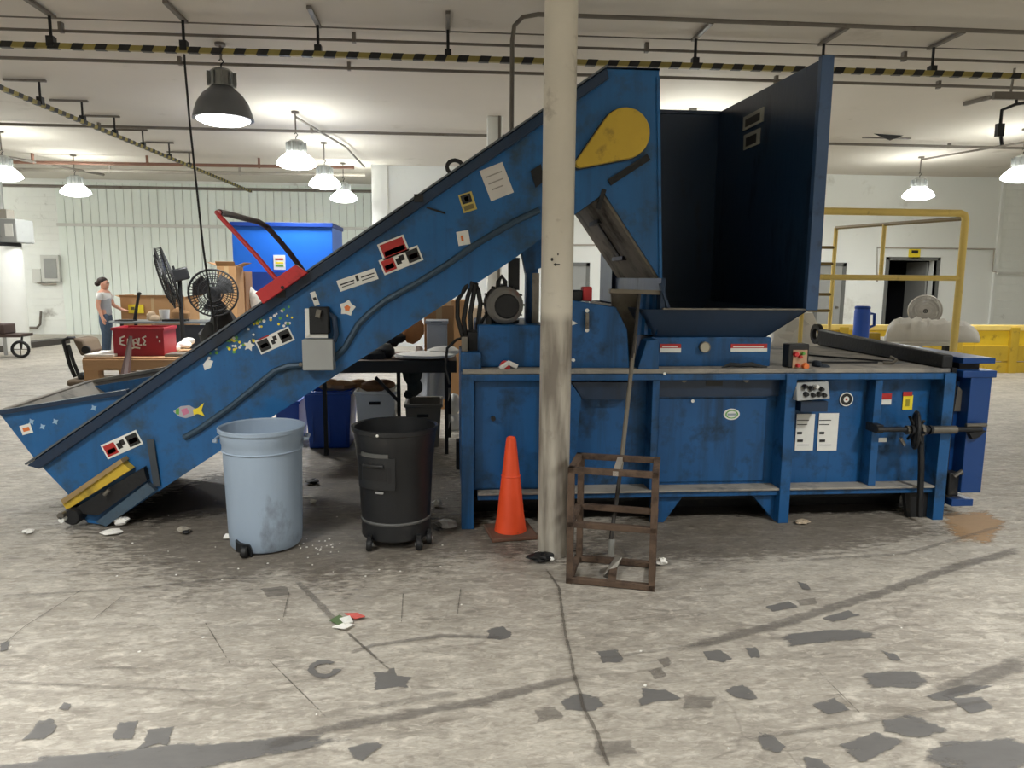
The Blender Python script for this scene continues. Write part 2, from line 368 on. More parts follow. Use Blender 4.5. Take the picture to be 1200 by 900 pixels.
LAMPS = [(-2.55, 9.06, 'alu', 'dark metal high-bay lamp, nearest of the row above the conveyor'),
 (-2.42, 12.55, 'glass', 'high-bay lamp with white glass shade, second behind the dark metal lamp'),
 (-2.42, 15.3, 'glass', 'high-bay lamp with white glass shade, third behind the dark metal lamp'),
 (-2.42, 17.97, 'glass', 'high-bay lamp with white glass shade, last of the row above the blue panel'),
 (-8.2, 17.6, 'glass', 'high-bay lamp glowing before the pale boards, right of the white tank'),
 (-8.2, 14.9, 'glass', 'high-bay lamp cut by the left edge, above the white tank'),
 (9.95, 15.4, 'glass', 'high-bay lamp with finned housing above the dark doorway'),
 (9.85, 12.4, 'glass', 'high-bay lamp cut by the right edge, above the yellow barrier'),
 (3.75, 15.3, 'glass', 'high-bay lamp hidden behind the tall blue hopper, farther one'),
 (3.75, 11.6, 'glass', 'high-bay lamp hidden behind the tall blue hopper, nearer one')]
for x in (-8.2, -2.42, 3.75, 9.9):
    for y in (1.9, -0.9, -3.7): LAMPS.append((x, y, 'alu', 'dark metal high-bay lamp over the near floor, outside the picture'))
for y in (20.3, 17.6): LAMPS.append((-13.9, y, 'glass', 'unseen high-bay lamp added beyond the white tank to brighten the alcove'))  # no lamps seen here; added to light the alcove boards
for x in (-8.2, 9.9): LAMPS.append((x, 8.6, 'glass', 'high-bay lamp off beside the machine, outside the picture'))
_used = set()
for x, y, k, lab in LAMPS:
    pr = lp_alu if k == 'alu' else lp_glass
    if k not in _used:
        _used.add(k); o = pr; o.location = (x, y, 3.45); o['label'] = lab
    else: o = dup(pr, None, (x, y, 3.45), None, lab)
    o['group'] = 'high-bay lamps'
    lamp_light((x, y, 3.45), k)

# ------------------------------------------------------------------ setting
XW0, XW1, YW0, YA, YB = -15.0, 17.0, -9.0, 22.0, 18.2
floor = struct('floor', MB().box(XW0-.3, YW0-.3, -.3, XW1+.3, YA+3, 0), FLOORM)
ceiling = struct('ceiling', MB().box(XW0-.3, YW0-.3, CEIL, XW1+.3, YA+3, CEIL+.3), CEILM)
struct('wall_left', MB().box(XW0-.3, YW0, 0, XW0, YA+.3, CEIL), WALLB)
struct('wall_right', MB().box(XW1, YW0, 0, XW1+.3, YA+.3, CEIL), WALLB)
struct('wall_front', MB().box(XW0, YW0-.3, 0, XW1, YW0, CEIL), WALLB)
XR0 = G(440, 300, YB).x                       # where the white wall turns back into the alcove
XP0 = G(71, 300, YA).x
XBR = G(1172, 260, YB).x
alc = struct('wall_alcove', MB().box(XW0, YA, 0, XR0+.3, YA+.3, CEIL), WALLB)
n = 40; wd = (XR0-XP0)/n
for row, (z0, z1) in enumerate(((0, 3.0), (3.08, 4.2))):
    me = None
    for k in range(n):
        x = XP0+wd*(k+.5)
        if me is None:
            o = MB().box(-wd/2+.012, 0, 0, wd/2-.012, .03, z1-z0).build('board', WALLP, bevel=.004); me = o.data
        else:
            o2 = bpy.data.objects.new('board', me); COL.objects.link(o2); o = o2
        o.parent = alc; o.location = (x, YA-.03-(k % 3)*.006, z0)
struct('ledge_strip', MB().box(XP0, YA-.09, 3.0, XR0, YA, 3.08), WHITE, alc)
struct('wall_return', MB().box(XR0, YB, 0, XR0+.3, YA, CEIL), WALLW)
# white back wall with an open doorway
dx0, dx1 = G(1039, 340, YB).x, G(1095, 340, YB).x; dz = G(1065, 305, YB).z
wb = MB()
for a, b, c, d in ((XR0+.3, dx0, 0, CEIL), (dx1, XBR, 0, CEIL), (dx0, dx1, dz, CEIL)): wb.box(a, YB, c, b, YB+.3, d)
wall_back = struct('wall_back', wb, WALLW, smooth=False)
struct('wall_block', MB().box(XBR, YB-.02, 0, XW1, YB+.3, CEIL), WALLB)
struct('trim_1', MB().box(XBR, YB-.10, G(1185, 320, YB).z-.03, XW1, YB-.02, G(1185, 320, YB).z+.03), WHITE)
struct('trim_2', MB().box(XBR-.06, YB-.06, 0, XBR+.04, YB, CEIL), WALLW)
struct('trim_3', MB().box(XR0-.05, YB-.10, 0, XR0+.32, YB, CEIL), WHITE)
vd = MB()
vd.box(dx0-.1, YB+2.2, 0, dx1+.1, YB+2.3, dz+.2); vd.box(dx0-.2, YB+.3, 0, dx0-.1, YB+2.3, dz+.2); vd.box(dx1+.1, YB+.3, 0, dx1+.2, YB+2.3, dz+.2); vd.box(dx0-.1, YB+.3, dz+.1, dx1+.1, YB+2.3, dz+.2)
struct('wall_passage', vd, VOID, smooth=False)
d1 = struct('door_1', MB().box(dx1-.10, YB+.25, .02, dx1-.05, YB+1.1, dz-.03), DOORG)
fm = MB().box(dx0-.08, YB-.03, 0, dx0, YB+.1, dz+.08).box(dx1, YB-.03, 0, dx1+.08, YB+.1, dz+.08).box(dx0-.08, YB-.03, dz, dx1+.08, YB+.1, dz+.08)
fm.build('door_frame', DOORF, d1)
def door(nm, p0, p1, zp, leafm=DOORG):
    x0, x1 = G(p0, 340, YB).x, G(p1, 340, YB).x; z = G((p0+p1)/2, zp, YB).z
    d = struct(nm, MB().box(x0, YB-.03, 0.01, x1, YB+.0, z), leafm)
    MB().box(x0-.09, YB-.05, 0, x0, YB, z+.09).box(x1, YB-.05, 0, x1+.09, YB, z+.09).box(x0-.09, YB-.05, z, x1+.09, YB, z+.09).build('door_frame', DOORF, d)
    MB().cyl((x1-.1, YB-.09, 1.0), (x1-.1, YB-.03, 1.0), .03, 10).build('door_handle', STEEL, d)
    return d
door('door_2', 958, 985, 312); door('door_3', 648, 686, 312)
# things on the walls
t = thing('door_sign', 'small yellow sign on the white wall above the dark doorway', 'sign', G(1072, 300, YB))
a, b = G(1065, 303, YB-.03), G(1079, 292, YB-.03)
MB().box(a.x, YB-.03, a.z, b.x, YB, b.z).build('sign_board', YELL, t)
MB().box(a.x+.06, YB-.034, a.z+.13, b.x-.06, YB-.03, b.z-.03).build('print', BLACKL, t)
t = thing('wall_clock', 'round wall clock with a dark rim on the white wall', 'clock', G(713, 318, YB))
c = G(713, 318, YB-.03)
MB().lathe([(.17,0),(.20,0),(.20,.05),(.17,.05),(.17,0)], c+Vector((0,.0,0)), n=24, axis='y').build('rim', DARK, t)
MB().lathe([(0,0),(.17,0),(.17,.01),(0,.01)], c+Vector((0,.02,0)), n=24, axis='y').build('face', WHITE, t)
MB().bar(c+Vector((0,0,0)), c+Vector((.06,0,.06)), .015, .01).bar(c, c+Vector((-.02,0,.12)), .012, .01).build('hands', BLACKL, t)
t = thing('electrical_panel', 'grey electrical cabinet with a side box on the painted block wall', 'cabinet', G(57, 315, YA))
a, b = G(49, 330, YA-.12), G(68, 299, YA-.12); MB().box(a.x, YA-.12, a.z, b.x, YA, b.z).build('cabinet_body', WHITE, t, bevel=.01)
a2, b2 = G(52, 326, YA-.15), G(65, 303, YA-.15); MB().box(a2.x, YA-.135, a2.z, b2.x, YA-.12, b2.z).build('door', GREYM, t, bevel=.005)
a, b = G(38, 331, YA-.1), G(47, 315, YA-.1); MB().box(a.x, YA-.1, a.z, b.x, YA, b.z).build('switch_box', WHITE, t, bevel=.01)
MB().tube([G(44, 331, YA-.05), G(50, 333, YA-.05), G(66, 333, YA-.05)], .03, 6).build('conduit', PIPEL, t)
t = thing('wall_conduit', 'thin bent conduit low on the painted block wall beside the tank', 'pipe', G(48, 372, YA))
MB().tube([G(28, 384, YA-.06), G(43, 384, YA-.06), G(47, 380, YA-.06), G(48, 365, YA-.06)], .035, 6).build('pipe', PIPE, t)
t = thing('wall_conduit', 'white conduit running along the white wall above the doorway', 'pipe', G(1085, 291, YB))
MB().tube([G(1028, 330, YB-.04), G(1028, 290, YB-.04), G(1166, 292, YB-.04)], .022, 6).build('pipe', PIPEL, t)
MB().tube([G(620, 287, YB-.04), G(708, 287, YB-.04)], .02, 6).build('pipe', PIPEL, t)
MB().tube([G(1165, 292, YB-.04), G(1163, 318, YB-.06), G(1172, 320, YB-.06)], .02, 6).build('pipe', PIPEL, t)

# ------------------------------------------------------------------ marks on the floor
_mz = [0.0006]
def mark(name, mesh, mat):
    v, f, a = mesh
    me = bpy.data.meshes.new(name); me.from_pydata(v, [], f); me.materials.append(mat)
    at = me.attributes.new('a', 'FLOAT', 'POINT'); at.data.foreach_set('value', a)
    o = bpy.data.objects.new(name, me); COL.objects.link(o); o.parent = floor; return o
def blob(name, pts, mat, soft=.16):
    _mz[0] += .00012; z = _mz[0]
    P = [FL(x, y) for x, y in pts]; Q = []
    for i, p in enumerate(P):
        q = P[(i+1) % len(P)]
        Q += [p.lerp(q, k/4) for k in range(4)]
    c = sum(Q, Vector())/len(Q); jr = random.Random(int(abs(pts[0][0]*7+pts[0][1]*13)))
    Q = [c+(q-c)*(1+jr.uniform(-.13,.09)) for q in Q]
    v = [(c.x, c.y, z)]; a = [1.0]; n = len(Q)
    for s, al in ((1-soft, .75), (1+soft*.7, 0.0)):
        for q in Q:
            p = c+(q-c)*s; v.append((p.x, p.y, z)); a.append(al)
    f = [(0, 1+i, 1+(i+1) % n) for i in range(n)]+[(1+i, 1+n+i, 1+n+(i+1) % n, 1+(i+1) % n) for i in range(n)]
    return mark(name, (v, f, a), mat)
def strip(name, pts, wpx, mat):
    """a mark drawn along floor points; wpx is its width in metres, given per point or once"""
    _mz[0] += .00012; z = _mz[0]
    P = [FL(x, y) for x, y in pts]; Q = []
    for i in range(len(P)-1):
        for k in range(5): Q.append(P[i].lerp(P[i+1], k/5))
    Q.append(P[-1]); v = []; a = []; f = []; n = len(Q)
    for i, q in enumerate(Q):
        t = (Q[min(i+1, n-1)]-Q[max(i-1, 0)]).normalized(); s = Vector((-t.y, t.x, 0)); e = min(1, min(i, n-1-i)/2.0)
        for k, al in ((-1, 0), (-.35, .8), (.35, .8), (1, 0)):
            p = q+s*(k*wpx/2); v.append((p.x, p.y, z)); a.append(al*(.35+.65*e))
        if i: f += [((i-1)*4+j, (i-1)*4+j+1, i*4+j+1, i*4+j) for j in range(3)]
    return mark(name, (v, f, a), mat)
blob('dirt_shade_patch', [(100,640),(60,612),(90,585),(250,560),(420,540),(560,545),(640,600),(660,660),(560,655),(480,690),(330,690),(180,700)], DIRT_SHADE, .35)
blob('dirt_shade_patch', [(640,665),(690,600),(900,585),(1110,595),(1120,625),(980,655),(780,665)], DIRT_SHADE, .35)
blob('dirt_shade_patch', [(330,520),(520,500),(545,560),(520,625),(350,600)], DIRT_SHADE, .3)
blob('dirt_shade_patch', [(600,600),(640,570),(900,560),(1100,560),(1105,600),(900,602),(760,606)], DIRT_SHADE, .3)  # shade under the press darkened into the floor colour
blob('grime_shade_patch', [(130,612),(180,580),(250,556),(340,545),(345,590),(250,606),(180,616)], GRIME_SHADE, .3)  # grime and debris, with the conveyor's shade painted in
blob('grime_shade_patch', [(560,590),(640,575),(900,570),(1090,572),(1095,600),(900,604),(760,606),(590,612)], GRIME_SHADE, .2)  # black patch paints the shadow beneath the press
blob('dust_stain', [(1095,600),(1150,596),(1178,612),(1165,640),(1120,632)], TAN, .3)
for q, m in (([(305,690),(337,686),(342,697),(312,701)], PATCHL), ([(437,788),(462,783),(466,792),(482,794),(478,806),(439,810)], PATCH), ([(570,737),(590,733),(601,744),(590,751),(573,749)], PATCH),
 ([(700,764),(725,761),(733,776),(706,778)], PATCH), ([(770,773),(783,770),(790,778),(778,783)], PATCHL), ([(758,786),(775,782),(783,792),(768,797)], PATCHL),
 ([(657,822),(672,814),(700,815),(710,828),(695,834),(660,833)], PATCH), ([(625,832),(652,827),(661,843),(630,847)], PATCHL), ([(750,806),(780,809),(802,819),(750,828)], PATCH),
 ([(824,764),(845,761),(859,772),(848,777),(828,775)], PATCH), ([(874,760),(888,759),(891,771),(880,772)], PATCH), ([(913,744),(985,737),(1012,738),(1026,748),(925,758)], PATCH),
 ([(898,711),(925,704),(936,712),(904,718)], PATCH), ([(932,704),(955,701),(961,708),(938,710)], PATCHL), ([(962,725),(995,715),(1008,722),(975,730)], PATCH),
 ([(934,682),(945,684),(950,691),(940,691)], PATCH), ([(848,809),(870,802),(884,811),(888,821),(862,819)], PATCH), ([(950,826),(978,818),(999,833),(970,838)], PATCH),
 ([(1008,790),(1040,787),(1075,787),(1090,800),(1075,807),(1022,806)], PATCH), ([(1033,763),(1050,767),(1057,775),(1045,775)], PATCH), ([(1080,818),(1130,802),(1166,804),(1110,822)], PATCH),
 ([(1110,818),(1150,817),(1166,832),(1136,838)], PATCH), ([(1033,845),(1068,838),(1112,856),(1078,867),(1035,858)], PATCH), ([(983,874),(1025,860),(1060,866),(1040,882),(1008,894)], PATCH),
 ([(1078,882),(1115,868),(1200,866),(1240,890),(1180,905),(1100,902)], PATCH), ([(887,857),(905,862),(921,876),(915,883),(892,880)], PATCH), ([(940,887),(960,890),(975,902),(945,902)], PATCH),
 ([(27,868),(42,848),(62,842),(68,855),(52,868)], PATCH), ([(130,868),(140,847),(163,845),(155,868)], PATCH), ([(163,877),(175,855),(205,852),(196,875)], PATCH), ([(68,832),(75,824),(83,826),(80,834)], PATCH),
 ([(-20,900),(60,888),(200,874),(385,862),(398,872),(310,890),(180,915),(-20,930)], PATCH), ([(408,878),(430,871),(452,873),(425,893),(412,890)], PATCH), ([(0,755),(12,752),(10,762),(0,765)], PATCH),
 ([(800,815),(840,818),(835,832),(800,832)], PATCHL), ([(690,870),(740,868),(750,885),(700,890)], PATCHL)):
    blob('floor_patch', q, m)
ring = [FL(380+17*math.cos(a), 785+9*math.sin(a)) for a in [2*math.pi*k/20 for k in range(21)]]
strip('ring_stain', [(380+15*math.cos(2*math.pi*k/16), 785+8*math.sin(2*math.pi*k/16)) for k in range(15)], .05, PATCH)
strip('joint_cover', [(345,679),(372,706),(400,736)], .05, PATCHL)
strip('joint_crack', [(400,736),(455,785)], .02, CRACKM)
for pts, wd_, m in (([(405,768),(440,757),(520,746),(590,748)], .045, TYRE), ([(300,880),(400,852),(560,824),(690,790)], .08, TYRE), ([(420,832),(480,822),(540,812)], .06, TYREL),
   ([(800,762),(910,733),(1050,690),(1120,665),(1200,643)], .10, TYRE), ([(1100,815),(1150,795),(1210,772)], .13, TYRE), ([(0,800),(120,806),(260,812)], .03, TYREL), ([(90,782),(180,785)], .04, TYREL),
   ([(850,870),(1000,850),(1200,815)], .03, TYREL), ([(690,775),(860,750)], .03, TYREL), ([(0,700),(160,690),(330,672)], .05, TYREL), ([(900,660),(1060,650),(1200,610)], .05, TYREL)):
    strip('tyre_mark', pts, wd_, m)
cr = [(640,668),(655,690),(659,720),(663,748),(668,765),(672,790),(680,815),(683,830),(693,848),(700,862),(707,885),(716,905)]
strip('floor_crack', cr, .02, CRACKM)
for pts in ([(100,690),(30,735),(0,760)], [(150,695),(100,735)], [(310,770),(390,850)], [(473,690),(470,735)], [(340,690),(330,735)], [(960,790),(1010,840)], [(240,730),(270,780)], [(540,690),(535,730)]):
    strip('floor_crack', pts, .008, CRACKM)

# ------------------------------------------------------------------ pipes and tracks under the ceiling
def pipe(lab, pts, r, mat=PIPE, clips=(), name='ceiling_pipe'):
    t = thing(name, lab, 'pipe', pts[0]); MB().tube(pts, r, 8).build('pipe', mat, t)
    for c in clips:
        c = Vector(c); MB().box(c.x-.02, c.y-.03, c.z-r-.005, c.x+.02, c.y+.03, CEIL).build('clip', mat, t)
    return t
pipe('thin conduit along the ceiling just before the striped busbar', [(-9, 8.57, 4.20), (10, 8.47, 4.20)], .016, PIPE, [(x, 8.53, 4.2) for x in (-4, -1, 2.2, 5.2)])
pipe('second thin conduit lying close to the ceiling above the striped busbar', [(-9, 8.30, 4.24), (10, 8.20, 4.24)], .008, PIPE)
pipe('long ceiling conduit right behind the striped busbar', [(-9, 9.70, 4.21), (10, 9.60, 4.21)], .02, PIPE, [(x, 9.67, 4.21) for x in (-6.5, -3.2, -1.2, 2.0, 4.2, 6.4)])
pipe('long ceiling conduit carrying the second lamp row', [(-11, 13.9, 4.22), (13, 13.85, 4.22)], .026, PIPE, [(x, 13.87, 4.22) for x in (-6, -2.4, 2, 6.6, 9.5)])
e0 = FL(597, 30, 4.2); pipe('bent conduit that turns down from the ceiling behind the white post', [(9, 7.50, 4.20), (e0.x+.25, 7.52, 4.20), (e0.x+.10, 7.52, 4.17), (e0.x+.02, 7.52, 4.09), (e0.x, 7.52, 3.95), (e0.x, 7.52, 0.0)], .022, PIPE)
pipe('rusty brown pipe under the ceiling near the alcove', [(-9.6, 17.6, 4.1), (-2.1, 17.4, 4.1)], .036, RUSTP, [(x, 17.5, 4.1) for x in (-9, -6.6, -4.2)])
pipe('pale pipe beside the rusty pipe near the alcove', [(-13.5, 19.0, 4.12), (-2.0, 18.8, 4.12)], .04, PIPEL, [(x, 18.9, 4.12) for x in (-11, -8, -5)])
pipe('grey pipe running high along the alcove boards', [(-14, 21.5, 4.02), (-2.0, 21.4, 4.02)], .04, PIPE)
pipe('sloping conduit between the lamps of the far row', [(-2.42, 12.6, 4.2), (-2.0, 15.3, 4.2), (-1.9, 17.6, 4.15)], .02, PIPE)
pipe('thin conduit along the ceiling toward the lamp above the doorway', [(9.95, 15.4, 4.22), (10.6, 13.0, 4.22), (11.0, 10.0, 4.22)], .02, PIPE)
def busbar(lab, a, b, n, hang):
    t = thing('striped_busbar', lab, 'busbar', a); a = Vector(a); b = Vector(b)
    MB().bar(a, b, .05, .05).build('bar', pm('dull_busbar_yellow', (150, 136, 72), .6), t)
    m = MB()
    for k in range(n):                    # slanting black bands wrapped round the bar
        c = a.lerp(b, (k+.5)/n); d = (b-a).normalized(); L = (b-a).length/n
        s = d*L*.30; u = Vector((0, 0, .028)); sd = d.cross(Vector((0, 0, 1)))*.028
        for e in (-1, 1): m.prism([c-s-u+sd*e, c+s*.6-u+sd*e, c+s+u+sd*e, c-s*.6+u+sd*e], sd*(.04*e))
        m.prism([c-s-u-sd, c+s*.6-u-sd, c+s*.6-u+sd, c-s-u+sd], (0, 0, -.002))
    tag(m.build('black_bands', BLACKL, t, smooth=False), kind='stuff')
    for h, dv in hang:
        h = Vector(h); dv = Vector(dv)
        MB().bar(h-dv*.60+Vector((0,0,CEIL-.03-h.z)), h+dv*.12+Vector((0,0,CEIL-.03-h.z)), .045, .03).build('ceiling_strut', PIPE, t)
        MB().cyl(h, h+Vector((0,0,CEIL-.03-h.z)), .016, 6).build('hanger', DARK, t)
        MB().box(h.x-.035, h.y-.04, h.z-.03, h.x+.035, h.y+.04, h.z+.07).build('trolley_clamp', DARK, t)
hs = []
for px in (61, 216, 373, 525, 815, 965, 1094):
    x = G(px, 60, 8.19).x; hs.append(((x, 8.19, 3.97), (0, .8, 0)))
busbar('black and yellow striped busbar crossing above the blue machine', (-9, 8.21, 3.95), (10, 8.12, 3.95), 84, hs)
hs = []
for px, py in ((47,122),(98,143),(138,159),(172,173),(203,186),(228,196)):
    p = FL(px, py, 3.95); hs.append(((-5.45, p.y, 3.97), (.75, 0, 0)))
busbar('striped busbar running back toward the alcove over the person', (-5.5, 6.5, 3.95), (-5.35, 21.3, 3.95), 70, hs)
pipe('branch conduit along the ceiling above the alcove end', [(-9.6, 15.5, 4.1), (-8.4, 19.5, 4.1)], .03, PIPE)
t = thing('drop_cable', 'thin black cord hanging from the striped busbar toward the fans', 'cord', G(215, 52, 8.15))
MB().tube([G(216,64,8.04), G(216.5,75,8.02), G(219,105,8.05), G(223,150,8.0), G(231,225,8.0), G(238,290,8.0), G(243,325,8.0), G(250,372,8.0)], .012, 6).build('cord', BLACKL, t)
# power drop at the right
t = thing('power_drop', 'grey junction bar with a jointed arm hanging under the ceiling', 'bracket', G(1185, 113, 9.0))
MB().bar(G(1164,112,9.0), G(1215,113,9.0), .06, .09).build('junction_bar', PIPE, t, bevel=.01)
MB().tube([G(1191,117,9.0), G(1191,122,9.0), G(1174,129,9.0), G(1172,150,9.0), G(1174,170,9.0)], .02, 6).build('arm', DARK, t)
MB().tube([G(1191,122,9.0), G(1210,119,9.0)], .02, 6).build('arm', DARK, t)
MB().box(G(1171,145,9).x-.03, 8.97, G(1171,160,9).z, G(1176,145,9).x+.0, 9.03, G(1171,145,9).z).build('plug', DARK, t)
MB().bar(G(1166,112,9.0)+Vector((.2,0,.03)), Vector((G(1186,112,9.0).x, 9.0, CEIL)), .02, .02).build('hanger_rod', PIPE, t)
t = thing('ceiling_strut', 'loose grey strut fixed to the ceiling beside the power drop', 'bracket', FL(1147,118,4.24))
MB().bar(FL(1130,122,4.25), FL(1161,114,4.25), .05, .05).build('bar', PIPE, t)
t = thing('ceiling_flap', 'peeled paint flap hanging from the ceiling beyond the hopper', 'flap', FL(1043,157,4.27))
c = FL(1043,157,4.27); MB().prism([c+Vector((-.3,0,0)), c+Vector((.32,.1,0)), c+Vector((.05,.06,-.10))], (0,.012,0)).build('flap', DARK, t)
MB().box(c.x-.28, c.y+.35, 4.262, c.x+.62, c.y+.42, 4.279).build('paint_edge', PIPE, t)

# ------------------------------------------------------------------ the baling press
def rect(mb, px0, py0, px1, py1, Y, d=.003):
    """a flat plate on the plane y = Y, given by two opposite corners"""
    a, b = G(px0, py1, Y), G(px1, py0, Y); mb.box(min(a.x,b.x), Y-d, min(a.z,b.z), max(a.x,b.x), Y, max(a.z,b.z)); return mb
YF = 4.90
ZD, ZL = 1.09, .25
bal = thing('baling_press', 'big blue horizontal baling press with an open hopper, behind the white post', 'baler', (1.7, 5.7, 0))
X0, X1 = .09, 3.50
pn = MB()
for a, b, dy in ((X0, .62, .05), (.62, 1.42, .13), (1.42, 2.30, .10), (2.30, 2.96, .10), (2.96, 3.48, .10)):
    pn.box(a, YF+dy, ZL, b, YF+dy+.02, ZD-.03)
    pn.build('side_panel', BLUE, bal); pn = MB()
MB().box(X0, YF+.16, .12, X1, 6.60, .16).build('bottom_plate', DARK, bal)
MB().box(X0, 6.58, .02, X1, 6.60, ZD-.03).build('rear_panel_light_block', BLUE, bal)  # unseen; carried down near the floor to stop light leaking under the press
MB().box(X0, YF+.05, .02, X0+.02, 6.6, ZD).build('end_panel_light_block', BLUE, bal)  # lower edge dropped to shut out light below the body
MB().box(2.22, YF-.02, ZD-.03, X1, 6.62, ZD).box(X0, YF-.02, ZD-.03, 2.22, 6.62, ZD).build('deck_plate', DUSTB, bal, bevel=.004)
MB().box(X0, YF-.03, ZD-.075, X1, YF+.16, ZD-.032).build('top_flange', BLUE, bal, bevel=.005)
MB().box(X0+.10, YF-.04, ZL-.015, X1-.02, YF+.14, ZL).build('ledge_plate', DUSTB, bal, bevel=.003)
MB().box(X0+.10, YF-.02, ZL-.055, X1-.02, YF+.10, ZL-.016).build('ledge_flange', BLUE, bal, bevel=.004)
# ribs
for x0, x1, zb, y in ((X0-.01, X0+.075, 0, YF-.04), (2.30, 2.375, 0, YF-.05), (2.965, 3.02, ZL, YF-.01), (3.445, 3.525, 0.0, YF-.05), (1.375, 1.425, ZL, YF-.02)):
    MB().box(x0, y, zb, x1, YF+.16, ZD-.03).build('rib', BLUE, bal, bevel=.004)
# stepped doors of the first bays
a, b = G(556, 572, YF+.05), G(632, 446, YF+.05)
MB().box(a.x, YF+.035, a.z, b.x+.03, YF+.05, b.z).build('access_door', BLUE, bal, bevel=.003)
MB().cyl((G(578,491,YF).x, YF+.0, G(578,491,YF).z), (G(578,491,YF).x, YF+.04, G(578,491,YF).z), .016, 12).build('latch', BLACKL, bal)
MB().prism([G(668,447,YF+.02), G(681,466,YF+.02), G(672,560,YF+.02), G(664,570,YF+.02)], (0,.1,0)).build('gusset', BLUE, bal)
MB().prism([G(668,446,YF+.12), G(740,446,YF+.12), G(734,466,YF+.12), G(681,466,YF+.12)], (0,-.08,0)).build('gusset', BLUED, bal)
MB().box(1.43, YF+.06, ZD-.20, 2.30, YF+.10, ZD-.075).build('shadow_band', BLUED, bal)  # dark strip paints the shadow below the top flange
p0, p1 = G(772,467,YF+.1), G(893,563,YF+.1)
MB().box(p0.x, YF+.09, p1.z, p1.x, YF+.1, p0.z).build('cover_plate', BLUE, bal, bevel=.003)
# feet
for pts in ([(2.30,0),(2.375,0),(2.375,ZL-.05),(2.12,ZL-.05)], [(1.405,0),(1.50,0),(1.64,ZL-.05),(1.405,ZL-.05)], [(3.30,0),(3.47,0),(3.47,ZL-.05),(3.26,ZL-.05)]):
    MB().xz(pts, YF+.02, YF+.06).build('foot_gusset', BLUE if pts[0][0] < 3 else DARK, bal, bevel=.003)
for x in (X0+.03, 1.42, 2.34, 3.46):
    MB().box(x-.06, 6.45, 0, x+.06, 6.6, ZL).build('rear_foot', DARK, bal)
MB().box(X0+.08, YF+.35, 0.0, X1-.05, YF+.40, .16).build('skid_beam', DARK, bal)
# tall box on the deck that carries the throat, then the hopper
MB().box(1.40, YF+.14, ZD, 2.26, 6.70, 1.295).build('throat_box', BLUE, bal, bevel=.006)
MB().prism([G(745,440,YF), G(772,440,YF), G(772,398,YF), G(758,399,YF)], (0,.16,0)).build('throat_bracket', BLUE, bal, bevel=.004)
hop = MB().prism([(2.46,4.94,1.49),(2.46,6.86,1.49),(2.46,6.86,3.20),(2.46,4.94,3.14)], (.035,0,0)).build('hopper_side_panel', BLUED, bal, bevel=.004)
MB().bar((2.478,4.935,1.49),(2.478,4.935,3.15), .085, .05, (0,1,0)).build('edge_flange', pm('worn_blue_edge', (52,78,112), .35, 0, .2, 3, .1, 25, (40,50,64), .3, 5), hop, bevel=.004)
MB().prism([(1.42,6.86,1.49),(2.50,6.86,1.49),(2.50,6.86,3.20),(1.42,6.86,3.20)], (0,.04,0)).build('hopper_back_panel', BLUED, bal)
MB().bar((1.42,6.88,3.19),(2.50,6.88,3.19), .09, .03).build('hopper_rim', BLUED, bal)
MB().prism([(1.40,6.36,1.49),(1.40,6.86,1.49),(1.40,6.86,3.20),(1.40,6.36,3.20)], (.03,0,0)).build('hopper_side_panel', BLUED, bal)
MB().prism([(1.43,4.95,1.49),(1.43,6.34,1.49),(1.43,6.34,1.70),(1.43,4.95,1.70)], (.03,0,0)).build('hopper_side_panel', BLUED, bal)
# sloping throat walls
MB().prism([(1.30,4.94,1.49),(2.47,4.94,1.49),(2.22,5.06,1.29),(1.42,5.06,1.29)], (0,.02,0)).build('throat_wall', BLUED, bal)
MB().prism([(2.47,4.94,1.49),(2.47,6.88,1.49),(2.22,6.68,1.29),(2.22,5.06,1.29)], (-.02,0,0)).build('throat_wall', BLUED, bal)
MB().prism([(1.30,4.94,1.49),(1.30,6.88,1.49),(1.42,6.68,1.29),(1.42,5.06,1.29)], (.02,0,0)).build('throat_wall', BLUED, bal)
MB().prism([(1.30,6.88,1.49),(2.47,6.88,1.49),(2.22,6.68,1.29),(1.42,6.68,1.29)], (0,-.02,0)).build('throat_wall', BLUED, bal)
MB().bar((1.44,4.935,1.495),(2.46,4.935,1.495), .03, .012).build('hopper_lip', STEEL, bal, bevel=.003)
MB().prism([G(773,332,4.94), G(776,332,4.94), G(786,362,4.94), G(782,362,4.94)], (0,.03,0)).build('lip_edge', BLUED, bal)
# bare chute plates and blue corrugated guard beneath the conveyor head
MB().prism([G(716,341,5.35), G(750,341,5.35), G(744,432,5.35), G(722,432,5.35)], (0,.03,0)).build('chute_plate', PLATE, bal)
g = MB()
for k in range(6):
    u0, u1 = 750+k*3.9, 750+(k+1)*3.9; g.prism([G(u0,343,5.05), G(u1,343,5.02 if k % 2 else 5.05), G(u1-3,392,5.02 if k % 2 else 5.05), G(u0-3,392,5.05)], (0,.02,0))
g.build('corrugated_guard', BLUE, bal, smooth=False)
MB().bar(G(714,341,5.0), G(776,343,5.0), .05, .03).build('chute_beam', PLATE, bal, bevel=.004)
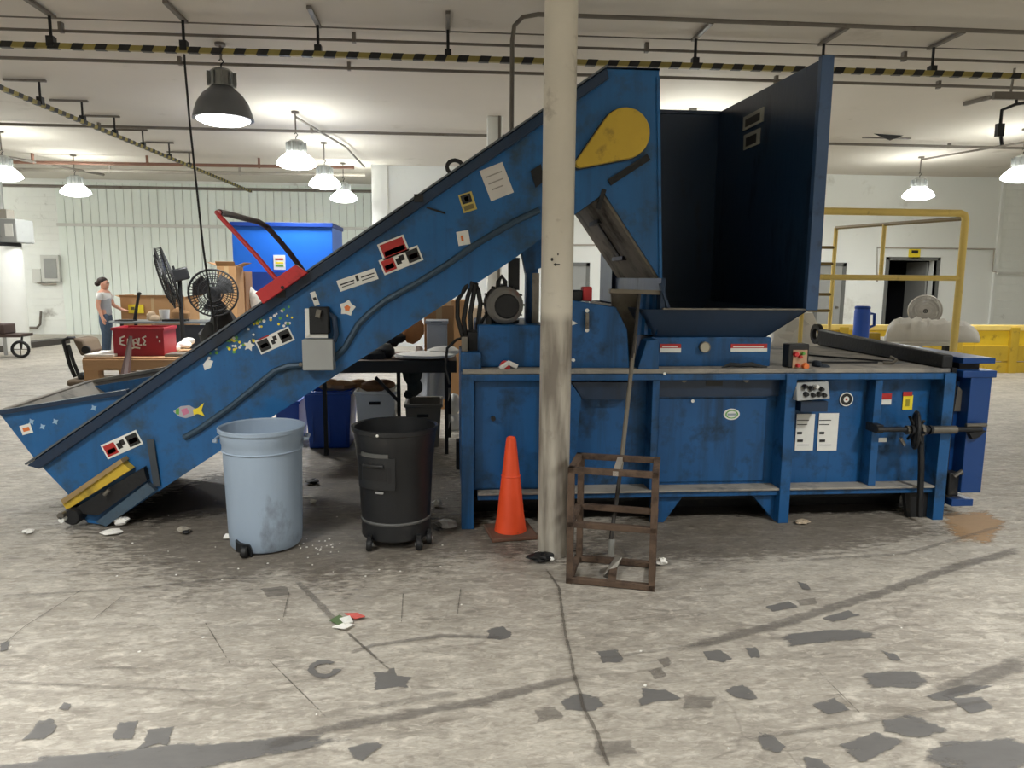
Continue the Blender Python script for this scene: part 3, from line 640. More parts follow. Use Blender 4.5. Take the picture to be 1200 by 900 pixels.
# hydraulic tank, pump motor, hoses
a, b = G(560,438,5.0), G(631,381,5.0)
tk = MB().box(a.x, 5.0, ZD, b.x+.06, 5.9, b.z).build('hydraulic_tank', BLUE, bal, bevel=.012)
MB().cyl(G(597,381,5.3), G(597,375,5.3), .07, 14).build('filler_cap', DARK, tk)
a, b = G(540,438,4.93), G(564,413,4.93)
MB().box(a.x, 4.93, ZD-.02, b.x, 5.3, b.z).build('valve_box', BLUE, bal, bevel=.008)
mt = MB().lathe([(0,0),(.10,0),(.125,.02),(.13,.06),(.13,.40),(.11,.44),(0,.44)], G(592,358,5.05), n=28, axis='y').build('pump_motor', GREYM if False else pm('dark_motor_paint', (104,102,98), .6, .1, .15, 6, .1, 40, (120,70,56), .2, 6), bal)
MB().lathe([(0,-.01),(.075,-.01),(.085,.0),(0,.0)], G(594,359,5.05), n=20, axis='y').build('fan_cover', DARK, mt)
m = MB()
for k in range(12):
    an = 2*math.pi*k/12; c = G(592,358,5.05); M = Matrix.Translation(c) @ Matrix.Rotation(an, 4, 'Y'); m.box(.125,.08,-.006,.142,.38,.006, M)
tag(m.build('motor_fins', DARK, mt), kind='stuff')
MB().tube([G(583,343,5.2), G(584,330,5.2), G(588,324,5.2), G(592,330,5.2), G(592,343,5.2)], .016, 8).build('lifting_eye', DARK, mt)
MB().box(G(596,335,5.25).x, 5.2, G(600,340,5.2).z, G(608,335,5.25).x, 5.3, G(600,302,5.2).z).build('motor_bracket', DARK, bal)
for pts, r in (([(551,432),(545,405),(536,372),(536,352),(545,338),(552,328)], .016), ([(548,432),(547,400),(543,375),(548,348),(554,330)], .016), ([(556,420),(552,392),(551,368),(555,345),(558,332)], .017), ([(560,410),(560,380),(563,355),(560,340),(556,332)], .017),
  ([(566,405),(563,380),(570,368),(575,378),(577,390)], .014), ([(527,450),(522,430),(524,408),(535,398),(549,394)], .010), ([(573,392),(573,345)], .026), ([(575,345),(582,350)], .014)):
    MB().tube([G(x, y, 5.10+.03*(i % 2)) for i, (x, y) in enumerate(pts)], r, 7).build('hydraulic_hose', RUBBER, bal)
MB().box(G(548,385,5.1).x, 5.05, G(548,432,5.1).z, G(566,385,5.1).x, 5.25, G(560,388,5.1).z).build('valve_block', DARK, bal, bevel=.01)
MB().box(G(541,420,5.0).x, 5.0, G(541,437,5.0).z, G(548,420,5.0).x, 5.1, G(545,395,5.0).z).build('valve_handle', STEEL, bal)
# upright that holds the conveyor, and the red-handled valve beside the post
MB().box(G(617,300,5.3).x, 5.3, ZD, G(631,300,5.3).x, 5.42, 2.05).build('conveyor_upright', BLUE, bal, bevel=.005)
MB().box(G(624,330,5.2).x, 5.2, ZD, G(632,330,5.2).x, 5.24, G(630,320,5.2).z).build('conveyor_upright', STEEL, bal)
MB().prism([G(611,292,5.28), G(632,276,5.28), G(646,290,5.28), G(640,312,5.28), G(616,320,5.28)], (0,.1,0)).build('upright_gusset', BLUE, bal)
# blue gearbox cover to the right of the post
MB().prism([G(655,432,4.97), G(738,432,4.97), G(735,386,4.97), G(722,360,4.97), G(672,352,4.97), G(655,352,4.97)], (0,.55,0)).build('cylinder_cover', BLUE, bal, bevel=.008)
for y in (364, 387): MB().cyl(G(688,y,4.95), G(688,y,4.97), .014, 10).build('bolt', WLABEL, bal)
MB().bar(G(688,367,4.95), G(688,385,4.95), .022, .02, (0,1,0)).build('sight_gauge', STEEL, bal)
MB().lathe([(0,0),(.012,0),(.012,.02),(0,.02)], G(672,422,4.95), n=10, axis='y').build('bolt', WLABEL, bal)
MB().box(G(683,352,5.1).x, 5.1, G(684,353,5.1).z, G(694,352,5.1).x, 5.2, G(690,336,5.1).z).build('red_solenoid', RED, bal, bevel=.01)
MB().box(G(668,352,5.1).x, 5.1, G(684,353,5.1).z, G(683,352,5.1).x, 5.2, G(690,340,5.1).z).build('valve_block', DARK, bal, bevel=.01)
MB().prism([G(668,374,4.965), G(677,379,4.965), G(668,382,4.965)], (0,.004,0)).build('sticker', WLABEL, bal)
MB().lathe([(0,0),(.035,0),(.035,.03),(0,.03)], G(592,429,4.92), n=14, axis='y').build('valve_knob', RED, bal)
MB().tube([G(586,432,4.92), G(596,425,4.92), G(606,430,4.92)], .018, 6).build('rag', CLOTH, bal)
rect(MB(), 601, 385, 607, 412, 5.05).build('sticker', WLABEL, bal)
# door end at the right: frame, cross beam over the deck, door leaf, lock gear
MB().prism([(3.435,YF-.02,ZD),(3.435,6.66,ZD),(3.435,6.66,ZD+.15),(3.435,YF-.02,ZD+.095)], (.08,0,0)).build('cross_beam', DARK, bal, bevel=.012)
MB().lathe([(.055,0),(.095,0),(.095,.04),(.055,.04),(.055,0)], (3.445,6.74,ZD+.10), n=20, axis='x').build('hinge_eye', DARK, bal)
MB().box(3.525, YF+.0, .10, 3.565, 6.6, ZD).build('frame_web', DARK, bal)
MB().box(3.63, YF-.06, .20, 3.785, 6.62, ZD-.05).build('door_leaf', BLUE2, bal, bevel=.006)
MB().box(3.565, YF+.05, .28, 3.63, 6.55, ZD-.1).build('door_plate', BLUE2, bal)
MB().box(3.56, YF-.07, ZD-.06, 3.81, 6.62, ZD-.01).build('door_top_rail', BLUE2, bal, bevel=.006)
MB().box(3.58, YF-.03, ZD+.035, 3.82, 6.3, ZD+.075).build('door_hood', BLUE2, bal, bevel=.004)
MB().box(3.59, YF+.02, ZD-.01, 3.74, 6.2, ZD+.035).build('hood_spacer', DARK, bal)
MB().box(3.58, YF-.05, .10, 3.74, YF+.3, .15).build('door_stop', BLUE2, bal)
MB().box(3.56, YF-.03, .17, 3.64, YF+.06, .34).build('hinge_block', DARK, bal, bevel=.01)
MB().tube([(3.58,YF-.05,.32),(3.62,YF-.06,.36),(3.66,YF-.03,.31)], .015, 6).build('hinge_pin', STEEL, bal)
zr = G(1060,504,4.8).z; c = G(1073,504,4.80)
MB().cyl((G(1028,504,4.8).x,4.80,zr+.005), (G(1150,504,4.8).x,4.80,zr), .018, 12).build('lock_rod', DARK, bal)
MB().cyl((G(1090,504,4.8).x,4.80,zr+.0), (G(1120,504,4.8).x,4.80,zr), .028, 12).build('lock_sleeve', STEEL, bal)
MB().box(G(1028,504,4.8).x,4.81,zr-.025,G(1037,504,4.8).x,4.95,zr+.035).build('rod_bracket', DARK, bal, bevel=.006)
rect(MB(), 1029, 513, 1039, 518, 4.9).build('sticker', WLABEL, bal)
hw = MB().tube([c+Vector((.045*math.sin(2*math.pi*k/24), .105*math.sin(2*math.pi*k/24), .125*math.cos(2*math.pi*k/24))) + Vector((0,-.0,0)) for k in range(24)], .013, 8, True).build('hand_wheel', DARK, bal)
m = MB()
for k in range(4):
    an = math.pi*k/4; m.cyl(c-Vector((0,.115*math.sin(an),.115*math.cos(an))), c+Vector((0,.115*math.sin(an),.115*math.cos(an))), .010, 6)
m.build('spoke', DARK, hw)
for px in (1063, 1068, 1079, 1084, 1090):
    MB().cyl((G(px,504,4.8).x-.008,4.80,zr), (G(px,504,4.8).x+.012,4.80,zr), .032 if px != 1079 else .045, 10).build('lock_nut', STEEL if px in (1079, 1063) else DARK, bal)
MB().tube([(G(1079,510,4.8).x,4.8,zr-.03),(G(1081,545,4.8).x,4.81,zr-.28),(G(1080,600,4.8).x,4.82,.04)], .022, 6).build('lock_lever', DARK, bal)
MB().tube([(G(1052,515,4.8).x,4.77,zr-.05),(G(1057,520,4.8).x,4.77,zr-.1)], .012, 6).build('chain', STEEL, bal)
MB().cyl((G(1132,498,4.8).x,4.80,zr+.03), (G(1156,496,4.8).x,4.80,zr+.03), .014, 10).build('door_hook', STEEL, bal)
MB().prism([G(1136,507,4.8), G(1156,505,4.8), G(1148,512,4.8), G(1140,515,4.8)], (0,.04,0)).build('door_hook', DARK, bal)
MB().prism([G(1123,452,4.92), G(1131,462,4.92), G(1129,482,4.92), G(1118,482,4.92)], (0,.02,0)).build('latch_plate', STEEL, bal)
# controls and stickers on the baler
cb = MB().prism([G(934,470,4.78), G(973,467,4.78), G(971,447,4.86), G(933,449,4.86)], (0,.10,.0)).build('control_box', GREYM, bal, bevel=.006)
MB().box(G(937,480,4.84).x, 4.82, G(937,482,4.84).z, G(968,480,4.84).x, 4.96, G(950,470,4.84).z).build('box_bracket', BLUED, cb)
for i, (px, py) in enumerate(((944,453),(951,455),(957,453),(963,456),(945,462),(953,463),(960,462),(966,463))):
    c = G(px, py, 4.815 if py < 460 else 4.795)
    MB().lathe([(0,-.02),(.012,-.02),(.016,0),(.016,.02),(0,.02)], c, n=10, axis='y').build('push_button', BLACKL if i not in (2,) else WLABEL, cb)
for p in ((931,485,955,528),(957,484,983,528)):
    lb = rect(MB(), *p, YF+.095, .004).build('instruction_sheet', WLABEL, bal)
    m = MB(); x0 = p[0]
    for k, (yy, ww) in enumerate(((492,.7),(497,.6),(506,.3),(515,.35),(521,.7))): rect(m, x0+3, yy, x0+3+20*ww, yy+(3 if ww < .5 else 1), YF+.090, .001)
    tag(m.build('print', BLACKL, lb, smooth=False), kind='stuff')
rl = MB().lathe([(0,0),(.05,0),(.05,.004),(0,.004)], G(992,468,YF+.09), n=24, axis='y').build('round_label', WLABEL, bal)
MB().lathe([(.022,-.001),(.042,-.001),(.042,.002),(.022,.002),(.022,-.001)], G(992,468,YF+.088), n=20, axis='y').build('print', BLACKL, rl)
MB().lathe([(0,-.001),(.008,-.001),(.008,.002),(0,.002)], G(992,468,YF+.088), n=10, axis='y').build('print', REDL, rl)
o = rect(MB(), 1030, 461, 1045, 474, YF+.095).build('warning_label', WLABEL, bal); rect(MB(), 1030, 461, 1045, 468, YF+.091).build('print', REDL, o)
o = rect(MB(), 1057, 463, 1070, 480, YF+.095).build('warning_label', YELL, bal); rect(MB(), 1058, 459, 1069, 464, YF+.091).build('print', REDL, o); rect(MB(), 1061, 468, 1066, 476, YF+.091).build('print', pm('olive_print', (150,140,40), .6), o)
ov = MB().lathe([(0,0),(1,0),(1,.004),(0,.004)], (0,0,0), n=28, axis='y'); c = G(857.5,485.5,YF+.085)
for v in ov.v: v.x = v.x*.058+c.x; v.z = v.z*.040+c.z; v.y = v.y+c.y
o = ov.build('oval_label', WLABEL, bal)
ov = MB().lathe([(.8,0),(1,0),(1,.002),(.8,.002),(.8,0)], (0,0,0), n=28, axis='y')
for v in ov.v: v.x = v.x*.046+c.x; v.z = v.z*.030+c.z; v.y = v.y+c.y-.002
ov.build('print', GREEN, o)
MB().box(c.x-.03, c.y-.003, c.z-.008, c.x+.03, c.y, c.z+.006).build('print', pm('faint_print', (150,160,170), .6), o)
MB().cyl(G(812,470,YF+.07), G(812,470,YF+.09), .012, 10).build('bolt', WLABEL, bal)
MB().cyl(G(779,438,YF-.05), G(779,438,YF-.03), .010, 10).build('bolt', WLABEL, bal)
for px in (802, 875): MB().lathe([(0,0),(.02,0),(.02,.02),(0,.02)], G(px,445,YF+.04), n=12, axis='y').build('bolt', STEEL, bal)
o = rect(MB(), 827, 444, 847, 452, YF+.058).build('name_plate', BLACKL, bal)
for p in ((773,403,798,413),(856,403,899,412)):
    o = rect(MB(), *p, YF+.138).build('warning_label', REDL, bal); rect(MB(), p[0], p[1]+5, p[2], p[3], YF+.134).build('print', WLABEL, o); rect(MB(), p[0]+3, p[1]+3, p[2]-4, p[1]+4, YF+.133, .001).build('print', WLABEL, o)
o = MB().lathe([(0,0),(.032,0),(.036,.02),(.036,.03),(0,.03)], G(826.5,407,YF+.11), n=22, axis='y').build('pressure_gauge', pm('gauge_face', (176,170,150), .4), bal)
MB().lathe([(.032,-.004),(.038,-.004),(.038,.03),(.032,.03),(.032,-.004)], G(826.5,407,YF+.11), n=22, axis='y').build('rim', STEEL, o)
# hopper inner stickers (two notices on the inside of the tall right panel)
for z0, z1, y0, y1 in ((2.92,3.03,5.85,6.25),(2.76,2.88,5.90,6.22)):
    o = MB().box(2.452, y0, z0, 2.46, y1, z1).build('notice', pm('dim_notice', (150,150,140), .6), bal)
    MB().box(2.450, y0+.06, z0+.02, 2.452, y1-.05, z1-.03).build('print', BLACKL, o)
# emergency stop pendant standing on the deck
t = thing('pendant_station', 'small black control pendant with red buttons standing on the deck edge', 'control', (G(938,434,4.95).x, 4.98, ZD))
a, b = G(923,434,4.93), G(949,403,4.93)
MB().box(a.x, 4.93, ZD, b.x, 5.03, b.z).build('housing', BLACKP, t, bevel=.008)
rect(MB(), 928, 410, 946, 434, 4.93, .006).build('face_plate', pm('pendant_face', (186,150,120), .6), t)
for px, py, mm, r in ((932,415,RED,.018),(940,414,GREEN,.012),(934,428,RED,.014),(943,429,ORL,.024),(937,418,REDL,.012)):
    MB().lathe([(0,-.03),(r*.8,-.03),(r,-.02),(r,0),(0,0)], G(px,py,4.925), n=14, axis='y').build('push_button', mm, t)
t = thing('work_glove', 'crumpled dark glove lying on the deck beside the pendant', 'glove', (G(962,436,4.97).x, 5.0, ZD))
MB().ball(G(964,431,5.0), .055, .05, .03).ball(G(957,427,5.02), .03, .06, .03).ball(G(970,433,4.98), .04, .03, .018).build('glove', pm('dark_glove', (44,52,62), .9), t)
t = thing('deck_strip', 'thin dark bar lying across the dusty deck', 'bar', (G(1020,425,5.2).x, 5.2, ZD))
MB().bar((2.6,5.22,ZD+.008),(3.15,5.20,ZD+.008), .02, .012).build('bar', DARK, t)
MB().bar((2.85,5.75,ZD+.008),(3.30,5.24,ZD+.008), .02, .012).build('bar', DARK, t)
t = thing('steel_hook', 'small steel hook lying near the end of the dusty deck', 'hook', (3.20,5.15,ZD))
MB().tube([(3.16,5.14,ZD+.012),(3.22,5.12,ZD+.012),(3.27,5.16,ZD+.03),(3.24,5.19,ZD+.05)], .012, 6).build('hook', STEEL, t)
t = thing('rag', 'small dark rag on the flange below the hopper', 'rag', (G(870,430,4.95).x, 4.97, ZD))
MB().tube([G(846,431,4.96), G(856,427,4.97), G(868,428,4.95), G(880,427,4.97), G(892,430,4.96), G(899,430,4.96)], [.006,.016,.014,.018,.014,.006], 7).build('cloth', pm('dark_rag', (50,52,54), .9), t)

# ------------------------------------------------------------------ the feed conveyor
YC, YC2 = 5.10, 6.34
con = thing('feed_conveyor', 'long blue inclined feed conveyor rising from the floor to the hopper, covered in stickers', 'conveyor', (-1, 5.7, 0))
def slope(x): return .468+(x+2.759)*.6853            # top edge of the side plate
side = [(-2.96,.775),(-2.14,.915),(1.045,3.075),(1.405,3.085),(1.475,1.677),(1.055,2.27),(.431,1.813),(-2.336,.0),(-2.46,.02),(-2.58,.235),(-2.76,.46)]
MB().xz(side, YC, YC+.02).build('side_plate', BLUEC, con)
MB().xz(side, YC2-.02, YC2).build('side_plate', BLUEC, con)
D = Vector((1,0,.6853)).normalized(); Nn = Vector((-D.z,0,D.x))
def cl(x, dn): return Vector((x, YC, slope(x)))+Nn*dn
MB().prism([cl(-2.80,-.005), cl(1.04,-.005), cl(1.02,-.07), cl(-2.76,-.07)], (0,-.045,0)).build('top_flange', BLUED, con, bevel=.006)
MB().prism([cl(-2.80,0), cl(1.05,0), cl(1.05,.012), cl(-2.80,.012)], (0,-.05,0)).build('flange_edge', pm('worn_flange', (92,98,104), .5, .3, .2, 8), con)
MB().prism([cl(-2.0,-.12)+Vector((0,.03,0)), cl(.96,-.12)+Vector((0,.03,0)), cl(.96,-.14)+Vector((0,.03,0)), cl(-2.0,-.14)+Vector((0,.03,0))], (0,1.17,0)).build('belt', RUBBER, con)
MB().xz([(-2.36,.0),(1.05,2.27),(1.05,2.25),(-2.33,-.0)], YC+.02, YC2-.02).build('underpan', DARK, con)
MB().xz([(1.055,2.27),(1.475,1.677),(1.455,1.677),(1.04,2.255)], YC+.02, YC2-.02).build('chute_underside', PLATE, con)
ub = lambda s, y: Vector((1.05+(1.47-1.05)*s-.012, y, 2.262+(1.677-2.262)*s-.004))
MB().bar(ub(.22, 5.72), ub(.72, 5.72), .03, .02).build('chute_seam', DARK, con)
for s in (.24, .70): MB().bar(ub(s, 5.6), ub(s, 5.95), .05, .03).build('chute_clip', DARK, con)
MB().box(1.045, YC, 3.07, 1.41, YC2, 3.085).build('head_cover', BLUED, con)
MB().bar(G(701,245,YC), G(708,222,YC), .03, .02, (0,1,0)).build('chute_trim', DARK, con)
MB().bar(G(714,214,YC-.01), G(760,184,YC-.01), .045, .02, (0,1,0)).build('chute_trim', DARK, con)
MB().bar(G(771,90,YC-.005), G(774,330,YC-.005), .02, .02, (0,1,0)).build('end_flange', BLUEC, con)
# tail hopper: rim and dusty sloping sheets
tl = MB().prism([(-2.955,YC+.022,.775),(-2.955,YC2+.05,.80),(-2.40,YC2+.05,.42),(-2.40,YC+.022,.42)], (0,0,.015)).build('tail_sheet', DUSTB, con)
MB().prism([(-2.96,YC2+.05,.80),(-2.05,YC2+.25,.97),(-2.05,YC2-.02,.62),(-2.40,YC2-.02,.42)], (0,.02,0)).build('tail_sheet', pm('dark_dusty_sheet',(92,88,84),.8,0,.2,5), con)
MB().prism([(-2.58,YC+.022,.235),(-2.58,YC2,.235),(-2.36,YC2,.02),(-2.36,YC+.022,.02)], (.02,0,.01)).build('tail_sheet', DARK, con)
MB().prism([(-2.955,YC+.001,.775),(-2.757,YC+.001,.46),(-2.577,YC+.001,.235),(-2.577,YC2,.235),(-2.76,YC2,.46),(-2.96,YC2,.775)], (.015,0,0)).build('tail_end', BLUEC, con)
rim = MB(); rim.bar((-2.98,YC-.01,.785),(-2.13,YC-.01,.925), .05, .03); rim.build('tail_rim', BLUED, con)
MB().bar((-2.97,YC-.01,.785),(-2.97,YC2+.06,.81), .04, .025).build('tail_rim', DUSTB, con)
MB().bar((-2.97,YC2+.05,.81),(-2.02,YC2+.24,.975), .03, .025).build('tail_rim', STEEL, con)
# take-up guard and tail shaft
yg = MB().prism([G(72,589,5.02), G(141,541,5.02), G(153,551,5.02), G(78,598,5.02)], (0,.08,0)).build('take_up_guard', YELLOWG, con, bevel=.004)
MB().prism([G(71,586,5.0), G(141,538,5.0), G(144,542,5.0), G(74,591,5.0)], (0,.10,0)).build('guard_lip', pm('guard_lip_paint',(150,126,84),.6,0,.2,8), yg)
MB().prism([G(80,600,5.04), G(168,548,5.04), G(172,563,5.04), G(115,604,5.04)], (0,.05,0)).build('take_up_slot', DARK, con)
MB().prism([G(112,612,5.05), G(172,566,5.05), G(182,575,5.05), G(124,617,5.05)], (0,.05,0)).build('lower_guide', pm('dirty_blue_plate',(64,84,100),.6,0,.2,6,.2,30,(60,58,54),.4,5), con)
MB().lathe([(0,-.06),(.05,-.06),(.06,-.04),(.06,.06),(0,.06)], G(88,603,5.06), n=16, axis='y').build('tail_bearing', DARK, con)
MB().lathe([(0,-.05),(.022,-.05),(.022,0),(0,0)], G(75,602,5.0), n=10, axis='y').build('shaft_end', STEEL, con)
MB().lathe([(0,-.05),(.018,-.05),(.018,0),(0,0)], G(76,607,5.0), n=10, axis='y').build('shaft_end', WLABEL, con)
MB().cyl(G(122,580,5.0), G(128,574,5.0), .012, 8).build('adjust_bolt', STEEL, con)
MB().cyl((-2.50,YC+.05,.10),(-2.50,YC2-.05,.10), .075, 18).build('tail_roller', DARK, con)
MB().box(-2.44,YC+.1,0,-2.30,YC2-.1,.05).build('tail_foot', DARK, con)
MB().bar(G(176,515,5.08), G(184,600-30,5.08), .045, .006, (0,1,0)).build('scorched_strip', pm('burnt_paint',(60,66,72),.7,0,.2,8), con)
# return guards: bent dark edges welded to the plate
for pts, r in (([(216,513),(232,504),(272,476),(306,448),(322,435),(338,429),(356,428)], .022), ([(388,424),(404,408),(412,394),(420,380),(432,368),(452,352),(490,331),(524,310),(560,285),(604,259),(632,246)], .022)):
    MB().tube([G(x,y,YC-.012) for x, y in pts], r, 8).build('cable_conduit', pm('conduit_paint',(52,74,92),.5,.2,.15,8), con)
MB().cyl(G(352,427,YC-.02), G(352,427,YC-.05), .014, 8).build('bolt', STEEL, con)
# teardrop chain guard
c0 = G(733,156,YC-.06); tip = G(680,191,YC-.06); R0 = .165
pts = []
dv = (tip-c0); base = math.atan2(dv.z, dv.x); L0 = dv.length; al = math.acos(min(1, (R0-.03)/L0))
for k in range(21):
    an = base+al+(2*math.pi-2*al)*k/20; pts.append((c0.x+R0*math.cos(an), c0.z+R0*math.sin(an)))
al2 = al
for k in range(5):
    an = base-al2+2*al2*k/4; q = Vector((tip.x+.0,0,tip.z)); pts.append((q.x+.03*math.cos(an)-.0, q.z+.03*math.sin(an)))
MB().xz(pts, YC-.07, YC).build('chain_guard', YELLOWG, con, bevel=.008)
big = [(c0.x+(x-c0.x)*1.05, c0.z+(z-c0.z)*1.05) for x, z in pts]
MB().xz(big, YC-.012, YC).build('guard_base', BLUED, con)
# lifting eyes, dark clips on the flange
for px, py in ((533,196),):
    c = G(px,py,YC); MB().tube([c+Vector((.052*math.cos(2*math.pi*k/16),0,.045*math.sin(2*math.pi*k/16))) for k in range(16)], .014, 8, True).build('lifting_eye', DARK, con)
for px, py in ((491,234),(331,345)): MB().box(G(px,py,YC).x-.03,YC-.06,G(px,py,YC).z-.02,G(px,py,YC).x+.03,YC,G(px,py,YC).z+.03).build('flange_clip', DARK, con)
MB().bar(G(500,243,YC-.005), G(522,250,YC-.005), .012, .01, (0,1,0)).build('scuff_bar', DARK, con)
MB().prism([G(622,200,YC-.02), G(634,192,YC-.02), G(638,212,YC-.02), G(628,220,YC-.02)], (0,.03,0)).build('shaft_bearing', DARK, con)
# grey switch boxes
o = MB().box(G(355,434,5.0).x, 4.99, G(372,434,5.0).z, G(391,434,5.0).x, YC, G(372,398,5.0).z).build('junction_box', GREYM, con, bevel=.005)
o = MB().box(G(362,392,5.0).x, 5.02, G(372,392,5.0).z, G(385,392,5.0).x, YC, G(372,360,5.0).z).build('disconnect_switch', DARK, con, bevel=.008)
MB().box(G(357,392,5.0).x, 5.03, G(360,394,5.0).z, G(362,392,5.0).x, YC, G(360,362,5.0).z).build('side_rail', WLABEL, o)
MB().bar(G(372,372,5.0), G(374,363,5.0), .03, .02, (0,1,0)).build('switch_lever', STEEL, o)
rect(MB(), 358, 390, 384, 396, 5.05, .01).build('cover_lip', WLABEL, o)
MB().tube([G(385,368,5.06), G(392,372,5.06), G(394,392,5.06), G(391,400,5.06)], .02, 8).build('cable_conduit', BLUED, con)
# stickers: each one a thin plate turned to its own slant
def sticker(name, px, py, wpx, hpx, deg, mat, prints=(), depth=.003):
    """prints: (u0,u1,v0,v1,material) in fractions of the sticker"""
    c = G(px,py,YC-.001); s = YC/FPX*1.0; W, Hh = wpx*s, hpx*s; a = math.radians(deg)
    U = Vector((math.cos(a),0,math.sin(a))); V = Vector((-math.sin(a),0,math.cos(a)))
    q = lambda u, v, y=0: c+U*(u-.5)*W+V*(v-.5)*Hh+Vector((0,y,0))
    o = MB().prism([q(0,0),q(1,0),q(1,1),q(0,1)], (0,-depth,0)).build(name, mat, con)
    for u0,u1,v0,v1,mm in prints: MB().prism([q(u0,v0,-depth),q(u1,v0,-depth),q(u1,v1,-depth),q(u0,v1,-depth)], (0,-.0015,0)).build('print', mm, o)
    return o
three = [(.04,.34,.12,.88,REDL),(.08,.30,.25,.55,BLACKL),(.38,.50,.3,.7,BLACKL),(.47,.60,.45,.8,BLACKL),(.66,.96,.12,.88,BLACKL),(.70,.92,.3,.6,REDL)]
twob = [(.04,.34,.12,.88,BLACKL),(.08,.30,.35,.6,pm('dim_red',(110,50,48),.6)),(.40,.50,.3,.6,BLACKL),(.48,.58,.5,.8,BLACKL),(.66,.96,.12,.88,BLACKL),(.70,.92,.35,.6,pm('dim_red',(110,50,48),.6))]
sticker('warning_label', 143, 521, 44, 18, 24, WLABEL, three)
sticker('warning_label', 322, 399, 42, 17, 24, WLABEL, twob+[(.10,.42,.92,1.02,REDL)])
sticker('warning_label', 470, 305, 48, 18, 22, WLABEL, three)
sticker('warning_label', 461, 290, 32, 19, 22, WLABEL, [(.07,.93,.1,.9,REDL),(.12,.88,.14,.45,BLACKL)])
sticker('text_label', 419, 328, 46, 13, 19, WLABEL, [(.05,.42,.50,.62,BLACKL),(.08,.40,.28,.36,BLACKL),(.47,.54,.4,.9,BLACKL),(.60,.95,.55,.65,BLACKL),(.60,.92,.28,.36,BLACKL)])
sticker('notice_sheet', 582, 213, 28, 36, 22, pm('yellowed_label',(206,202,196),.6), [(.15,.85,.72,.76,pm('grey_print',(150,146,140),.6)),(.15,.8,.5,.54,pm('grey_print',(150,146,140),.6)),(.2,.7,.3,.34,pm('grey_print',(150,146,140),.6))])
sticker('warning_label', 548, 237, 16, 21, 18, pm('dull_yellow_label',(186,168,90),.6), [(.12,.85,.45,.92,BLACKL),(.35,.65,.55,.8,YELL),(.12,.85,.1,.35,pm('olive_label',(110,100,60),.6))])
sticker('torn_sticker', 543, 279, 14, 16, 10, WLABEL, [(.3,.5,.3,.7,ORL)])
sticker('strip_label', 369, 350, 6, 16, 18, WLABEL, [(.2,.8,.4,.6,BLACKL)])
sticker('square_sticker', 31, 503, 12, 11, 15, WLABEL, [(.2,.8,.3,.7,ORL)])
def flat(name, pts, mat, par=con, y=YC-.001, d=.003):
    return MB().prism([G(a, b, y) for a, b in pts], (0,-d,0)).build(name, mat, par)
def star(cx, cy, r1, r2, n, a0=90): return [(cx+(r1 if k % 2 == 0 else r2)*math.cos(math.radians(a0+180*k/n)), cy-(r1 if k % 2 == 0 else r2)*math.sin(math.radians(a0+180*k/n))) for k in range(2*n)]
o = flat('star_sticker', star(407,361,10,7,5,80), WLABEL); flat('print', star(407,361,4,3,5), ORL, o, YC-.004, .001)
flat('star_sticker', star(292,405,7,3.5,5,80), WLABEL)
flat('leaf_sticker', [(238,427),(243,421),(250,423),(247,431),(240,434)], WLABEL)
fs = flat('fish_sticker', [(203,482),(212,476),(222,475),(229,479),(233,482),(228,487),(218,490),(210,488)], pm('fish_grey',(170,170,176),.5))
flat('fish_tail', [(226,480),(232,478),(239,472),(236,481),(240,488),(232,485),(227,486)], YELL, fs, YC-.0042, .001)
flat('print', [(212,480),(219,478),(222,484),(215,487)], pm('fish_pink',(200,120,150),.5), fs, YC-.0042, .001)
flat('print', [(206,480),(210,478),(210,486),(206,485)], GREEN, fs, YC-.0042, .001)
rr = random.Random(3); dm = [WLABEL, WLABEL, YELL, GREEN]
for k in range(58):
    t_ = rr.random(); px = 243+t_*100; py = 418-t_*50+rr.uniform(-1,1)*11
    if abs(px-322) < 24 and py > 384: py = 378+rr.uniform(-6,4)
    c = G(px, py, YC-.001); r = rr.uniform(.006,.012)
    MB().lathe([(0,-.002),(r,-.002),(r,.001),(0,.001)], c, n=7, axis='y').build('dot_sticker', dm[rr.randrange(4)], con)
for px, py in ((65,494),(50,500),(37,494),(110,478)): flat('paint_chip', star(px,py,4,2,4,30), pm('chip_blue',(150,180,205),.6))
# red safety loop over the conveyor
sg = MB().prism([G(299,343,4.99), G(346,310,4.99), G(360,320,4.99), G(308,356,4.99)], (0,.055,0)).build('safety_gate', RED, con, bevel=.004)
MB().cyl(G(331,337,4.98), G(331,337,4.99), .012, 10).build('bolt', BLACKL, sg)
MB().tube([G(326,330,5.04), G(300,299,5.06), G(275,272,5.1), G(257,253,5.1), G(254,249,5.15), G(257,249,5.30)], .015, 10).build('gate_arm', RED, sg)
MB().tube([G(257,249,5.30), G(268,251,5.6), G(303,260,6.15), G(313,266,6.25), G(325,279,6.25), G(340,297,6.25), G(357,320,6.25)], .022, 10).build('gate_arm', pm('dark_red_tube',(60,30,32),.5), sg)

